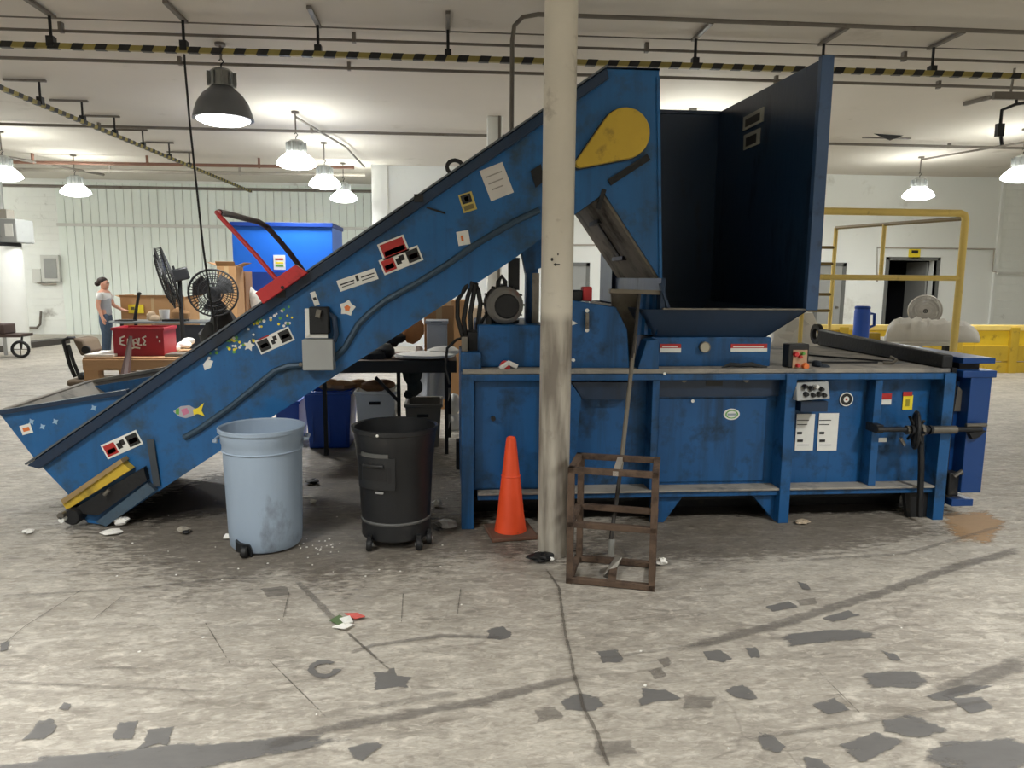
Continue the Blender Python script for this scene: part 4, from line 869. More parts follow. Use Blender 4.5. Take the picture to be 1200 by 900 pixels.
# ------------------------------------------------------------------ the white post, bins, cone, rusty stand, scraper
pb = FL(650, 655) + Vector((0, .095, 0))
t = thing('support_post', 'round white steel post with worn lower paint, in front of the blue press', 'post', (pb.x, pb.y, 0))
MB().lathe([(.094,0),(.094,CEIL)], (pb.x,pb.y,0), n=36).build('shaft', POSTM, t)
MB().lathe([(.10,CEIL-.02),(.16,CEIL-.015),(.16,CEIL-.001),(.10,CEIL-.001)], (pb.x,pb.y,0), n=24).build('cap_plate', POSTM, t)
pf = lambda px, py: G(px, py, pb.y-.094)
for px, py, r in ((647,304,.008),(654,298,.006),(651,310,.007)): MB().ball(pf(px,py)+Vector((0,.003,0)), r, .004, r*1.3, 8).build('paint_chip', BLACKL, t)
MB().bar(pf(649,310), pf(656,310), .008, .006, (0,1,0)).build('paint_chip', BLACKL, t)
t = thing('support_post', 'square white post under the ceiling, rising behind the conveyor', 'post', (G(579,150,12.6).x, 12.6, 0))
a, b = G(571,300,12.5), G(588,300,12.5); MB().box(a.x,12.5,0,b.x,12.72,CEIL).build('shaft', WALLW, t, bevel=.01)
MB().box(b.x-.07,12.47,0,b.x-.03,12.5,CEIL).build('corner_strip', PIPE, t)

def bin_grey():
    x, y = -1.165, 4.665
    t = thing('trash_bin', 'light blue-grey round plastic bin with a small wheel, before the conveyor', 'bin', (x, y, 0))
    H = .772
    o = [(.0,.012),(.205,.012),(.219,.03),(.226,.12),(.238,H-.14),(.242,H-.135),(.242,H-.10),(.248,H-.09),(.250,H-.03),(.262,H-.026),(.264,H-.004),(.256,H),(.248,H-.008),(.238,H-.10),(.218,.14),(.208,.05),(0,.045)]
    MB().lathe(o, (x,y,0), n=48).build('body', GREYP, t)
    MB().lathe([(.242,H-.148),(.247,H-.142),(.242,H-.136)], (x,y,0), n=48).build('rib_ring', GREYP, t)
    for a in (math.radians(5), math.radians(185)):
        d = Vector((math.cos(a), math.sin(a), 0)); s = Vector((-d.y, d.x, 0)); c = Vector((x,y,H-.08))+d*.254
        MB().tube([c-s*.07, c-s*.06+d*.022, c+s*.06+d*.022, c+s*.07], .011, 7).build('handle', GREYP, t)
    c = Vector((x-.075, y-.222, 0))
    wl = MB().lathe([(0,-.02),(.030,-.02),(.036,-.012),(.036,.012),(.030,.02),(0,.02)], c+Vector((0,-.012,.037)), n=18, axis='x').build('wheel', RUBBER, t)
    MB().prism([c+Vector((-.06,.02,.10)), c+Vector((-.03,-.006,.085)), c+Vector((.03,-.012,.078)), c+Vector((.042,-.012,.05)), c+Vector((.042,-.012,.0)), c+Vector((-.062,.02,.03))], (0,.03,0)).build('wheel_housing', BLACKP, t)
bin_grey()
def bin_black():
    x, y = -.345, 4.70
    t = thing('trash_bin', 'black wheeled plastic bin with moulded handle panel, between the grey bin and the cone', 'bin', (x, y, 0))
    H = .765
    o = [(0,.09),(.20,.09),(.216,.10),(.222,.20),(.240,H-.20),(.246,H-.19),(.250,H-.12),(.255,H-.11),(.262,H-.035),(.272,H-.03),(.274,H-.004),(.266,H),(.256,H-.008),(.246,H-.12),(.20,.16),(0,.13)]
    MB().lathe(o, (x,y,0), n=48).build('body', BLACKP, t)
    MB().lathe([(.219,.155),(.226,.162),(.226,.17),(.221,.177)], (x,y,0), n=48).build('base_ring', pm('worn_black_plastic',(84,84,82),.6,0,.1,8), t)
    MB().lathe([(.212,.05),(.221,.06),(.221,.155),(.212,.155),(.10,.12),(.10,.05),(.212,.05)], (x,y,0), n=48).build('dolly_skirt', BLACKP, t)
    # moulded handle panel on the front
    f = lambda px, py, d=0: G(px, py, y-.247+d)
    def arc(a0, a1, z0, z1, r0, r1, n=8):      # curved plate on the round body, angles from the front in degrees
        m = MB(); A = [math.radians(-90+a0+(a1-a0)*k/n) for k in range(n+1)]
        vs = [Vector((x+q*math.cos(t_), y+q*math.sin(t_), z)) for t_ in A for q, z in ((r0,z0),(r1,z0),(r1,z1),(r0,z1))]
        fs = [(4*k+i, 4*k+(i+1) % 4, 4*k+4+(i+1) % 4, 4*k+4+i) for k in range(n) for i in range(4)]+[(3,2,1,0),(4*n,4*n+1,4*n+2,4*n+3)]
        return m.add(vs, fs)
    hp = arc(-62, 4, H-.37, H-.165, .238, .252).build('handle_panel', BLACKP, t, bevel=.004)
    arc(-48, -8, H-.31, H-.225, .245, .2535).build('recess', RUBBER, hp)
    arc(-44, -12, H-.225, H-.205, .246, .270).build('grip', BLACKP, hp, bevel=.004)
    for q in (-55, -4): arc(q-2.5, q+2.5, H-.32, H-.22, .246, .2536, 2).build('recess', RUBBER, hp)
    arc(-26, -14, H-.39, H-.378, .238, .250, 3).build('badge', pm('badge_grey',(150,150,150),.5), t)
    arc(-50, -6, H-.165, H-.140, .244, .256).build('label_strip', pm('worn_black_plastic',(84,84,82),.6), t)
    MB().ball(G(442,511,y-.262), .009).build('rim_bolt', WLABEL, t)
    for px, yy in ((433,4.50),(491,4.49),(503,4.60),(440,4.86)):
        c = G(px, 640, yy); c.z = .04
        wl = MB().lathe([(0,-.018),(.034,-.018),(.04,-.01),(.04,.01),(.034,.018),(0,.018)], c, n=18, axis='x').build('wheel', RUBBER, t)
        MB().box(c.x-.012,c.y-.02,.05,c.x+.012,c.y+.02,.10).build('fork', BLACKP, t)
        MB().cyl(c-Vector((.022,0,0)), c+Vector((.022,0,0)), .012, 8).build('hub', GREYM, wl)
bin_black()
c = (FL(573,630)+FL(628,637))/2; c = Vector((.405, 4.76, 0))
t = thing('traffic_cone', 'orange traffic cone on a dirty square base, left of the white post', 'cone', (c.x, c.y, 0))
MB().box(-.155,-.155,0,.155,.155,.028, Matrix.Translation(c) @ Matrix.Rotation(math.radians(8), 4, 'Z')).build('base', pm('dirty_cone_base',(112,78,62),.8,0,.2,8,.2,30,(90,80,70),.4,6), t, bevel=.008)
MB().lathe([(.108,.028),(.104,.05),(.090,.14),(.062,.40),(.060,.405),(.036,.62),(.030,.655),(.022,.662),(.018,.655),(.020,.60),(.085,.06),(.095,.028)], c, n=32).build('cone_body', ORANGE, t)
MB().lathe([(.0625,.395),(.0655,.40),(.0620,.407)], c, n=32).build('collar', ORANGE, t)
# rusty angle-iron stand
fl_, fr_, br_, bl_ = FL(663,684), FL(767,694), FL(764,662), FL(683,652)
o0 = fl_; ex = (fr_-fl_); Wc = ex.length; ex.normalize(); ey = Vector((-ex.y, ex.x, 0)); Dc = .37
t = thing('rusty_stand', 'rusty open steel frame stand beside the white post', 'stand', tuple((fl_+fr_)/2+ey*Dc/2))
Q = lambda u, v, z: o0+ex*u+ey*v+Vector((0,0,z))
HT, HM, B = .665, .345, .036
for u, v in ((.018,.018),(Wc-.018,.018),(.03,Dc-.018),(Wc-.02,Dc-.018)): MB().bar(Q(u,v,0), Q(u,v,HT), B, B, tuple(ey)).build('upright', RUST, t, bevel=.003)
for z in (.02, HM, HT-.012):
    for a, b in (((0,.018),(Wc,.018)), ((0,Dc-.018),(Wc,Dc-.018)), ((.018,0),(.018,Dc)), ((Wc-.018,0),(Wc-.018,Dc))):
        MB().bar(Q(*a,z), Q(*b,z), B, B*.9).build('rail', RUST, t, bevel=.003)
MB().bar(Q(Wc*.53,.0,HT-.014), Q(Wc*.53,Dc,HT-.014), .03, .026).build('cross_bar', pm('pale_worn_steel',(168,160,150),.6,.2,.1,8), t)
MB().bar(Q(Wc*.52,.0,.03), Q(Wc*.50,Dc*.75,.03), .045, .02).build('cross_bar', RUST, t)
t = thing('floor_scraper', 'long-handled floor scraper leaning on the press, its blade inside the rusty stand', 'scraper', tuple(FL(716,664)))
MB().tube([G(716,632,4.14), G(726,560,4.33), G(738,450,4.66), G(749,345,4.86)], .013, 8).build('handle', pm('dark_handle',(48,44,40),.6,0,.2,8), t)
MB().tube([G(727,552,4.34), G(738,450,4.655), G(744,395,4.77)], .0145, 8).build('worn_grip', pm('worn_handle',(110,104,92),.6,0,.2,8), t)
MB().tube([G(716,652,4.12), G(717,632,4.14)], .018, 8).build('socket', GREYM, t)
MB().prism([G(721,654,4.09), G(707,676,3.98), G(716,680,3.98), G(729,655,4.09)], (0,0,.012)).build('blade', STEEL, t)

# ------------------------------------------------------------------ litter on the floor
def crumple(name, lab, px, py, wpx, hpx, mat, seed, bits=(), cat='paper'):
    c = FL(px, py); s = (c-_O).length/FPX; r = random.Random(seed)
    t = thing(name, lab, cat, tuple(c))
    m = MB(); m.ball((0,0,0), wpx*s/2, wpx*s/2*.8, max(.012, hpx*s/2), 10)
    for v in m.v:
        k = 1+r.uniform(-.35,.35); v.x *= k; v.y *= k; v.z = v.z*(1+r.uniform(-.3,.3))
    z0 = min(v.z for v in m.v)
    m.v = [v+c-Vector((0,0,z0)) for v in m.v]; m.build('sheet', mat, t, smooth=False)
    for dx, dy, w2, mm in bits:
        m = MB().ball((0,0,0), w2*s/2, w2*s/3, .012, 8); m.v = [v*(1+r.uniform(-.3,.3))+FL(px+dx,py+dy)+Vector((0,0,.02)) for v in m.v]; m.build('scrap', mm, t, smooth=False)
crumple('paper_scrap', 'crumpled white paper on the floor by the conveyor foot, larger of two', 142, 616, 15, 9, PAPER, 1)
crumple('paper_scrap', 'flat torn white paper just before the conveyor foot', 131, 626, 20, 4, PAPER, 2)
crumple('paper_scrap', 'small dark and white scrap on the floor between conveyor foot and grey bin', 215, 625, 12, 7, pm('dirty_paper',(150,144,132),.8,0,.3,12), 3, ((3,2,8,DARK),))
crumple('paper_scrap', 'lone white scrap on the floor out before the conveyor tail', 33, 625, 12, 3, PAPER, 4)
crumple('paper_scrap', 'white scrap tucked against the wheel of the grey bin', 272, 632, 16, 6, PAPER, 5)
crumple('foil_wrapper', 'crumpled silver and dark wrapper on the floor beside the black bin', 522, 620, 24, 10, pm('foil',(150,150,148),.35,.4,.5,16), 6, ((-8,3,10,DARK),(8,-4,8,PAPER)), 'wrapper')
crumple('paper_scrap', 'white crumpled scrap behind the black bin near the press', 512, 594, 10, 8, PAPER, 7)
crumple('dark_rag', 'black rag with a white scrap at the foot of the white post', 634, 658, 30, 9, RUBBER, 8, ((-3,-6,12,PAPER),(12,1,6,PAPER)), 'rag')
crumple('paper_scrap', 'white crumpled scrap caught at the corner of the rusty stand', 775, 663, 14, 8, PAPER, 9)
crumple('dark_rag', 'small dark scrap on the floor behind the bins, under the conveyor', 367, 567, 16, 5, RUBBER, 10, (), 'rag')
crumple('paper_scrap', 'white scrap on the floor between the grey and black bins', 367, 590, 8, 4, PAPER, 12)
crumple('paper_scrap', 'flat brown scrap on the floor before the press foot', 940, 614, 16, 4, pm('tan_scrap',(176,160,138),.8), 13)
fc = [(390,730),(402,723),(417,727),(411,735),(396,740)]
t = thing('flyer', 'torn green, white and red flyer lying on the open floor', 'flyer', tuple(FL(405,730)))
fz = lambda px, py: FL(px, py)+Vector((0,0,.010+.006*math.sin(px)))
MB().prism([fz(389,737),fz(401,731),fz(415,735),fz(404,741)], (0,0,.004)).build('sheet', PAPER, t)
MB().prism([fz(386,730),fz(398,724),fz(408,729),fz(396,735)], (0,0,.003)).build('sheet', pm('flyer_green',(88,108,72),.7,0,.2,20), t)
MB().prism([fz(404,723),fz(419,720),fz(428,726),fz(416,729)], (0,0,.005)).build('sheet', pm('flyer_red',(206,96,88),.7,0,.2,20), t)
MB().prism([fz(398,729),fz(410,726),fz(414,731),fz(404,735)], (0,0,.006)).build('sheet', WLABEL, t)
r = random.Random(11); m = MB()
for k in range(90):
    if k < 30: px, py = r.gauss(372,16), r.gauss(640,7)
    elif k < 60: px, py = r.uniform(120,560), r.uniform(560,680)
    else:
        if k > 74: continue
        px, py = r.uniform(0,1200), r.uniform(640,890)
    if 255 < px < 350 and py < 650 or 410 < px < 512 and py < 655: continue
    c = FL(px, py); a = r.uniform(0,6); s = r.uniform(.003,.008)
    m.prism([c+Vector((s*math.cos(a+q),s*math.sin(a+q),.001)) for q in (0,1.7,3.0,4.6)], (0,0,.003))
o = m.build('paper_litter', PAPER, None, smooth=False); tag(o, 'tiny white paper specks scattered over the concrete floor', 'litter', None, 'stuff')

# ------------------------------------------------------------------ work table and totes under the conveyor
def tote(name, lab, px0, px1, pyt, Y, d, mat, fill=None, rz=0, handle=True, taper=.86):
    a, b = G(px0, pyt, Y), G(px1, pyt, Y); w_ = b.x-a.x; h = a.z; cx = (a.x+b.x)/2; cy = Y+d/2
    t = thing(name, lab, 'tote', (cx, cy, 0))
    def ring(s, z, e=0): return [(cx+sx*(w_/2*s+e), cy+sy*(d/2*s+e), z) for sx, sy in ((-1,-1),(1,-1),(1,1),(-1,1))]
    m = MB(); R = ring(taper, .005)+ring(1, h-.03)+ring(1, h-.03, .015)+ring(1, h, .015)+ring(1, h, -.012)+ring(taper, .02, -.012)
    f = [(3,2,1,0)]+[(k*4+i, k*4+(i+1) % 4, k*4+4+(i+1) % 4, k*4+4+i) for k in range(5) for i in range(4)]+[(20,21,22,23)]
    m.add(R, f).build('body', mat, t, bevel=.006)
    if handle: MB().box(cx-.06, Y-.012+.005, h-.13, cx+.05, Y+.02, h-.10).build('hand_slot', BLACKL, t)
    for s in (-.5, 0, .5): MB().box(cx+s*w_*.7-.01, Y+.012, .06, cx+s*w_*.7+.01, Y+.03, h*.66).build('rib', mat, t)
    return t, cx, cy, w_, h
tote('tote', 'deep blue plastic tote on the floor under the work table', 356, 411, 459, 7.3, .55, TOTEB, handle=False)
tote('tote', 'white plastic tote with dark hand slot, beside the blue tote', 416, 463, 459, 7.25, .5, TOTEW)
tote('tote', 'grey-brown plastic tote under the right end of the work table', 475, 517, 474, 7.3, .5, TOTEG)
t, *_ = tote('tote', 'dark blue tote half hidden behind the grey bin', 322, 350, 470, 7.6, .5, TOTEB, handle=False)
zt = G(460, 423, 7.0).z
xa, xb = G(385, 423, 7.0).x, G(535, 423, 7.0).x
t = thing('work_table', 'long work table with a black front rail, seen under the raised conveyor', 'table', ((xa+xb)/2, 7.4, 0))
MB().box(xa-.3, 7.0, zt-.03, xb, 7.9, zt).build('tabletop', pm('table_top_brown',(96,74,60),.7,0,.2,6), t)
MB().box(xa-.3, 6.97, zt-.11, xb, 7.0, zt+.005).build('front_rail', pm('black_rail',(44,42,38),.6,0,.25,6), t)
for px in (467, 523, 380): x = G(px,440,7.05).x; MB().bar((x,7.05,0), (x,7.05,zt-.1), .035, .035, (0,1,0)).build('leg', DARK, t)
x = G(527,480,7.6).x; MB().bar((x,7.8,0), (x,7.8,zt-.1), .035, .035, (0,1,0)).build('leg', DARK, t)
for z in (.24,.52): MB().bar((G(523,440,7.05).x,7.05,z), (x,7.8,z), .03, .03).build('stretcher', DARK, t)
MB().bar(G(440,442,7.1), G(467,470,7.1), .03, .02, (0,1,0)).build('brace', DARK, t)
t = thing('hanging_sheet', 'white plastic sheet hanging down over the back edge of the work table', 'sheet', (G(507,440,7.95).x,7.95,zt-.4))
m = MB(); cols = 12; P = []
for j in range(7):
    for i in range(cols+1):
        u = i/cols; v = j/6; p = G(487+36*u-2*v, 405+62*v+(10*(1-abs(u-.5)*2)*v), 8.0+.05*math.sin(u*9+v)); P.append(p)
m.add(P, [(j*(cols+1)+i, j*(cols+1)+i+1, (j+1)*(cols+1)+i+1, (j+1)*(cols+1)+i) for j in range(6) for i in range(cols)])
o = m.build('sheet', pm('pale_blue_sheet',(208,214,222),.6,0,.05,4), t); sm = o.modifiers.new('thick','SOLIDIFY'); sm.thickness = .006
def carton(lab, px0, px1, py0, py1, Y, d, mat=CARD, name='carton', z=None, flaps=0, rz=0):
    a, b = G(px0, py1, Y), G(px1, py0, Y); z0 = a.z if z is None else z
    t = thing(name, lab, 'box', ((a.x+b.x)/2, Y+d/2, z0))
    MB().box(a.x, Y, z0, b.x, Y+d, b.z).build('body', mat, t, bevel=.006)
    MB().box((a.x+b.x)/2-.03, Y-.002, z0+.3*(b.z-z0), (a.x+b.x)/2+.03, Y, b.z).build('tape', pm('packing_tape',(196,166,124),.4), t)
    if flaps:
        for s, x in ((-1,a.x),(1,b.x)): MB().prism([(x,Y,b.z),(x,Y+d,b.z),(x+s*flaps,Y+d,b.z+flaps*.4),(x+s*flaps,Y,b.z+flaps*.4)], (0,0,.006)).build('flap', mat, t)
        MB().prism([(a.x,Y,b.z),(b.x,Y,b.z),(b.x,Y-flaps*.5,b.z+flaps*.5),(a.x,Y-flaps*.5,b.z+flaps*.5)], (0,0,.006)).build('flap', mat, t)
    return t
carton('open brown carton on the work table beside the hydraulic hoses', 497, 532, 358, 380, 7.85, .03, CARD, z=zt, flaps=0)
def onto(name, lab, px0, px1, py0, Y, d, mat, cat='tote', z=zt):
    a, b = G(px0, 400, Y), G(px1, py0, Y); t = thing(name, lab, cat, ((a.x+b.x)/2, Y+d/2, z))
    MB().box(a.x, Y, z, b.x, Y+d, b.z-.03).build('body', mat, t, bevel=.01); MB().box(a.x-.012, Y-.012, b.z-.03, b.x+.012, Y+d+.012, b.z).build('rim', mat, t, bevel=.005)
    MB().box((a.x+b.x)/2-.06, Y-.014, b.z-.022, (a.x+b.x)/2+.05, Y-.011, b.z-.010).build('hand_slot', pm('slot_grey',(110,112,118),.5), t)
onto('tote', 'light grey tote standing on the work table by the hydraulic hoses', 500, 524, 376, 7.45, .3, TOTEL)
def lump(name, lab, cat, pts, mat, part='body', squash=1.0, seed=0, floorz=None, n=10):
    """soft heap: overlapping rounded lumps, pts = (px, py, Y, radius, flatness)"""
    r = random.Random(seed); m = MB()
    for px, py, Y, R, fl in pts:
        c = G(px, py, Y); q = MB().ball((0,0,0), R, R*.8, R*fl, n)
        for v in q.v:
            k = 1+.22*mnoise.noise(v*(3/R)*.5+Vector((seed,px,0))); m_ = v*k+c
            if floorz is not None: m_.z = max(m_.z, floorz)
            v.x, v.y, v.z = m_
        m.add(q.v, q.f)
    c = G(pts[0][0], pts[0][1], pts[0][2]); t = thing(name, lab, cat, tuple(c) if floorz is None else (c.x, c.y, floorz)); m.build(part, mat, t)
    return t
lump('tool_bag', 'dark tool bag slumped on the work table near the conveyor', 'bag', [(437,417,7.2,.13,.6),(449,412,7.25,.12,.7),(425,420,7.2,.09,.5)], DARK, floorz=zt, seed=1)
lump('tool_bag', 'black bundle on the work table behind the tool bag', 'bag', [(458,398,7.62,.10,.8),(466,396,7.62,.085,.7)], DARK, floorz=zt, seed=2)
lump('paper_bag', 'orange-brown paper bag on the work table before the light grey tote', 'bag', [(484,386,7.72,.12,1.2),(478,391,7.75,.09,.9)], pm('brown_bag',(178,122,74),.8,0,.15,6), floorz=zt, seed=3)
lump('paper_heap', 'loose white papers spread on the work table', 'paper', [(500,416,7.1,.28,.12),(478,417,7.15,.14,.2),(520,412,7.2,.16,.35)], PAPER, 'sheets', floorz=zt, seed=4)
lump('cardboard_heap', 'torn cardboard heaped in the blue tote', 'cardboard', [(400,452,7.5,.14,.4),(385,451,7.5,.12,.5),(420,450,7.6,.10,.5)], CARD, 'sheets', floorz=G(380,459,7.3).z-.06, seed=5)
lump('cardboard_heap', 'crumpled brown packing paper above the white tote', 'cardboard', [(440,452,7.5,.15,.4),(452,450,7.5,.10,.5)], CARD2, 'sheets', floorz=G(440,459,7.3).z-.06, seed=6)
lump('coat', 'dark jacket hanging beneath the right end of the work table', 'coat', [(483,440,7.1,.09,1.0),(486,454,7.1,.075,1.2),(479,462,7.1,.05,.9)], pm('dark_coat',(50,54,50),.9,0,.2,8), 'cloth', seed=7)
lump('white_sack', 'white sack standing on the floor near the end of the work table', 'sack', [(531,497,8.15,.10,1.4),(531,474,8.15,.09,1.4),(532,512,8.15,.11,1.0)], CLOTH, 'cloth', floorz=0, seed=8)
carton('brown carton leaning beyond the work table behind the hoses', 505, 548, 352, 430, 9.5, .5, CARD, z=0)
t = thing('far_rack', 'tall pale wrapped pallet load beyond the hydraulic motor', 'pallet load', (G(570,360,10.5).x, 10.9, 0))
a, b = G(548,345,10.5), G(600,332,10.5); MB().box(a.x,10.5,.12,b.x,11.4,b.z-.35).build('load', pm('wrapped_load',(206,190,166),.5,0,.12,3), t, bevel=.02)
for k in range(3): MB().box(a.x+k*(b.x-a.x-.1)/2,10.5,0,a.x+.1+k*(b.x-a.x-.1)/2,11.4,.12).build('pallet_runner', WOOD, t)

# ------------------------------------------------------------------ left background
YB1 = 8.4
za = G(150, 419, YB1).z; xa, xb = G(97, 420, YB1).x, G(222, 420, YB1).x
t = thing('timber_bench', 'rough timber bench under the red crate, behind the conveyor tail', 'bench', ((xa+xb)/2, 8.9, 0))
for k in range(6): MB().box(xa, YB1+k*.17, za-.025, xb, YB1+k*.17+.15, za-.002*(k % 2)).build('plank', WOOD, t)
MB().box(xa, YB1-.02, za-.14, xb, YB1, za-.02).build('front_rail', WOOD, t, bevel=.004)
for x in (xa, xb-.15): 
    for y in (YB1, YB1+.85): MB().box(x, y, 0, x+.15, y+.14, za-.025).build('leg', WOOD, t, bevel=.004)
MB().box(xa+.15, YB1+.2, za-.28, xb-.15, YB1+.8, za-.25).build('shelf', pm('dark_shelf',(120,104,86),.8), t)
a, b = G(134, 420, 8.55), G(191, 384, 8.55)
t = thing('plastic_crate', 'dark red plastic crate with white lettering on the timber bench', 'crate', ((a.x+b.x)/2, 8.75, za))
m = MB(); m.box(a.x,8.55,za,b.x,8.57,b.z).box(a.x,8.91,za,b.x,8.93,b.z).box(a.x,8.57,za,a.x+.02,8.91,b.z).box(b.x-.02,8.57,za,b.x,8.91,b.z).box(a.x+.02,8.57,za,b.x-.02,8.91,za+.02)
m.build('body', CRATE, t)
MB().box(a.x-.012,8.538,b.z-.03,b.x+.012,8.55,b.z).box(a.x-.012,8.93,b.z-.03,b.x+.012,8.942,b.z).box(a.x-.012,8.55,b.z-.03,a.x,8.93,b.z).box(b.x,8.55,b.z-.03,b.x+.012,8.93,b.z).build('rim', CRATE, t)
m = MB(); X_ = lambda px, py: G(px, py, 8.545)
for s in ([(146,394),(141,396),(141,403),(147,405)], [(141,400),(145,399)], [(150,397),(149,405),(153,398),(153,406)], [(157,406),(156,398),(160,397),(161,402),(157,402)], [(163,396),(162,404),(166,404)], [(171,394),(167,396),(170,400),(168,404),(171,404)], [(152,409),(158,407),(164,408)]):
    m.tube([X_(*p) for p in s], .010, 5)
tag(m.build('lettering', WLABEL, t), kind='stuff')
for px in (184, 187): MB().cyl(X_(px,394 if px == 184 else 399), X_(px,396 if px == 184 else 401), .008, 6).build('print', WLABEL, t)
t = thing('foam_sheet', 'thin white board lying on the end of the timber bench', 'board', (G(115,418,8.6).x, 8.7, za))
MB().box(G(99,418,8.45).x, 8.45, za, G(133,418,8.45).x, 8.9, za+.03).build('board', PAPER, t, bevel=.004)
t = thing('steel_tray', 'grey steel tray on the timber bench behind the crate', 'tray', (G(207,415,8.7).x, 8.9, za))
MB().prism([(G(195,418,8.5).x,8.45,za+.001), (G(221,412,8.5).x,8.45,za+.001), (G(221,412,8.5).x,8.72,za+.001), (G(195,418,8.5).x,8.72,za+.001)], (0,0,.03)).build('tray', STEEL, t)
lump('paper_heap', 'white wrappers and papers on the timber bench right of the crate', 'paper', [(203,408,8.97,.09,.5),(216,404,9.05,.09,.5),(221,400,9.15,.08,.6)], PAPER, 'sheets', floorz=za, seed=21)
t = thing('wooden_stick', 'dark wooden stick leaning before the red crate', 'stick', tuple(FL(147,480)))
MB().tube([G(146,470,7.9), G(147,438,8.1), G(151,410,8.3), G(153,394,8.35)], [.05,.05,.03,.02], 8).build('shaft', pm('dark_wood',(74,50,44),.6,0,.2,6), t)
# swivel chair with a worn brown back
cx, cy = G(88,440,8.9).x, 9.0
t = thing('swivel_chair', 'worn swivel chair with tilted brown backrest, left of the timber bench', 'chair', (cx, cy, 0))
MB().prism([G(83,396,8.9), G(98,398,8.9), G(104,414,8.9), G(94,418,8.9)], (0,.38,0)).build('backrest', BROWNP, t, bevel=.03)
MB().lathe([(0,-.02),(.045,-.02),(.05,0),(.045,.02),(0,.02)], G(101,410,8.88), n=14, axis='y').build('tilt_knob', DARK, t)
MB().tube([G(74,399,8.9), G(77,410,8.9), G(82,428,8.9), G(88,442,8.9)], .022, 8).build('back_frame', DARK, t)
MB().tube([G(74,399,8.9), G(80,396,8.9), G(88,396,8.95)], .018, 8).build('back_frame', DARK, t)
MB().tube([G(80,404,8.9), G(86,424,8.9), G(94,444,8.9)], .02, 8).build('back_frame', DARK, t)
zs = .46; MB().box(cx-.05,cy-.22,zs-.04,cx+.42,cy+.22,zs+.04).build('seat', BROWNP, t, bevel=.03)
MB().ball(G(97,441,8.85), .05).build('lever_knob', DARK, t)
MB().cyl((cx+.18,cy,.08),(cx+.18,cy,zs-.04), .03, 10).build('gas_column', DARK, t)
for k in range(5):
    an = 2*math.pi*k/5; e = Vector((cx+.18+.27*math.cos(an), cy+.27*math.sin(an), .07))
    l = MB().bar((cx+.18,cy,.10), e, .04, .03).build('foot', DARK, t)
    MB().ball(e-Vector((0,0,.035)), .034).build('caster', RUBBER, l)
# fans
def fan(name, lab, px, py, Y, R, yaw, tilt, guardm=DARK, bladem=BLACKP, foot=True, basez=0.0, wires=44, rings=8):
    c = G(px, py, Y); t = thing(name, lab, 'fan', (c.x, c.y, basez))
    M = Matrix.Translation(c) @ Matrix.Rotation(yaw, 4, 'Z') @ Matrix.Rotation(tilt, 4, 'X')     # local -y is the front
    m = MB()
    for rr_, yy in ((R,-.02),(R,.05),(R*.8,-.055),(R*.6,-.07),(R*.4,-.075),(R*.2,-.078),(R*.7,.07),(R*.4,.08)):
        m.tube([M @ Vector((rr_*math.cos(2*math.pi*k/28), yy, rr_*math.sin(2*math.pi*k/28))) for k in range(28)], .006 if rr_ < R else .012, 5, True)
    for k in range(rings-8): m.tube([M @ Vector((R*(k+1)/(rings-7)*math.cos(2*math.pi*q/28), -.072+.05*((k+1)/(rings-7))**3, R*(k+1)/(rings-7)*math.sin(2*math.pi*q/28))) for q in range(28)], .004, 4, True)
    for k in range(wires):
        a = 2*math.pi*k/wires; d = Vector((math.cos(a), 0, math.sin(a)))
        m.tube([M @ (d*.04+Vector((0,-.08,0))), M @ (d*R*.6+Vector((0,-.07,0))), M @ (d*R+Vector((0,-.02,0))), M @ (d*R+Vector((0,.05,0))), M @ (d*R*.5+Vector((0,.08,0)))], .004, 4)
    tag(m.build('guard_wire', guardm, t), kind='stuff')
    for k in range(3):
        a = 2*math.pi*k/3+.4; pts = []
        for rr_, aw in ((.05,.6),(R*.5,.85),(R*.86,.8),(R*.90,.2),(R*.86,-.4),(R*.5,-.5),(.05,-.5)):
            pts.append(M @ Vector((rr_*math.cos(a+aw), -.02+.05*aw, rr_*math.sin(a+aw))))
        MB().prism(pts, M.to_3x3() @ Vector((0,.006,0))).build('blade', bladem, t)
    MB().lathe([(0,-.08),(.05,-.075),(.06,-.03),(.06,.0),(0,.0)], (0,0,0), n=14, axis='y').build('hub', bladem, t).data.transform(Matrix.Translation(-_off[t]) @ M)
    mm = MB().box(-.085,.06,-.075,.085,.27,.085, M).build('motor', BLACKP, t, bevel=.02)
    MB().cyl(M @ Vector((0,.12,.085)), M @ Vector((0,.12,.13)), .015, 8).build('knob', BLACKP, mm)
    pc = M @ Vector((0,.14,-.07))
    MB().cyl((pc.x,pc.y,basez+.03), pc, .026, 10).build('pole', DARK, t)
    MB().lathe([(0,0),(.26,0),(.26,.02),(.05,.045),(.03,.06),(0,.06)], (pc.x,pc.y,basez), n=22).build('base', DARK, t)
    return t
fan('pedestal_fan', 'tall black pedestal fan seen edge-on, its disc tilted', 195, 326, 9.9, .385, math.radians(-68), math.radians(15))
fan('pedestal_fan', 'black pedestal fan turned to face forward, beside the edge-on fan', 250, 343, 10.1, .305, math.radians(14), math.radians(-4))
fan('pedestal_fan', 'round grey fan before the dark doorway behind the white-covered pile', 1084, 364, 11.6, .245, math.radians(-28), math.radians(6), pm('grey_fan_guard',(176,172,164),.5,.3), pm('grey_fan_blade',(170,168,162),.5,.2), wires=80, rings=20)
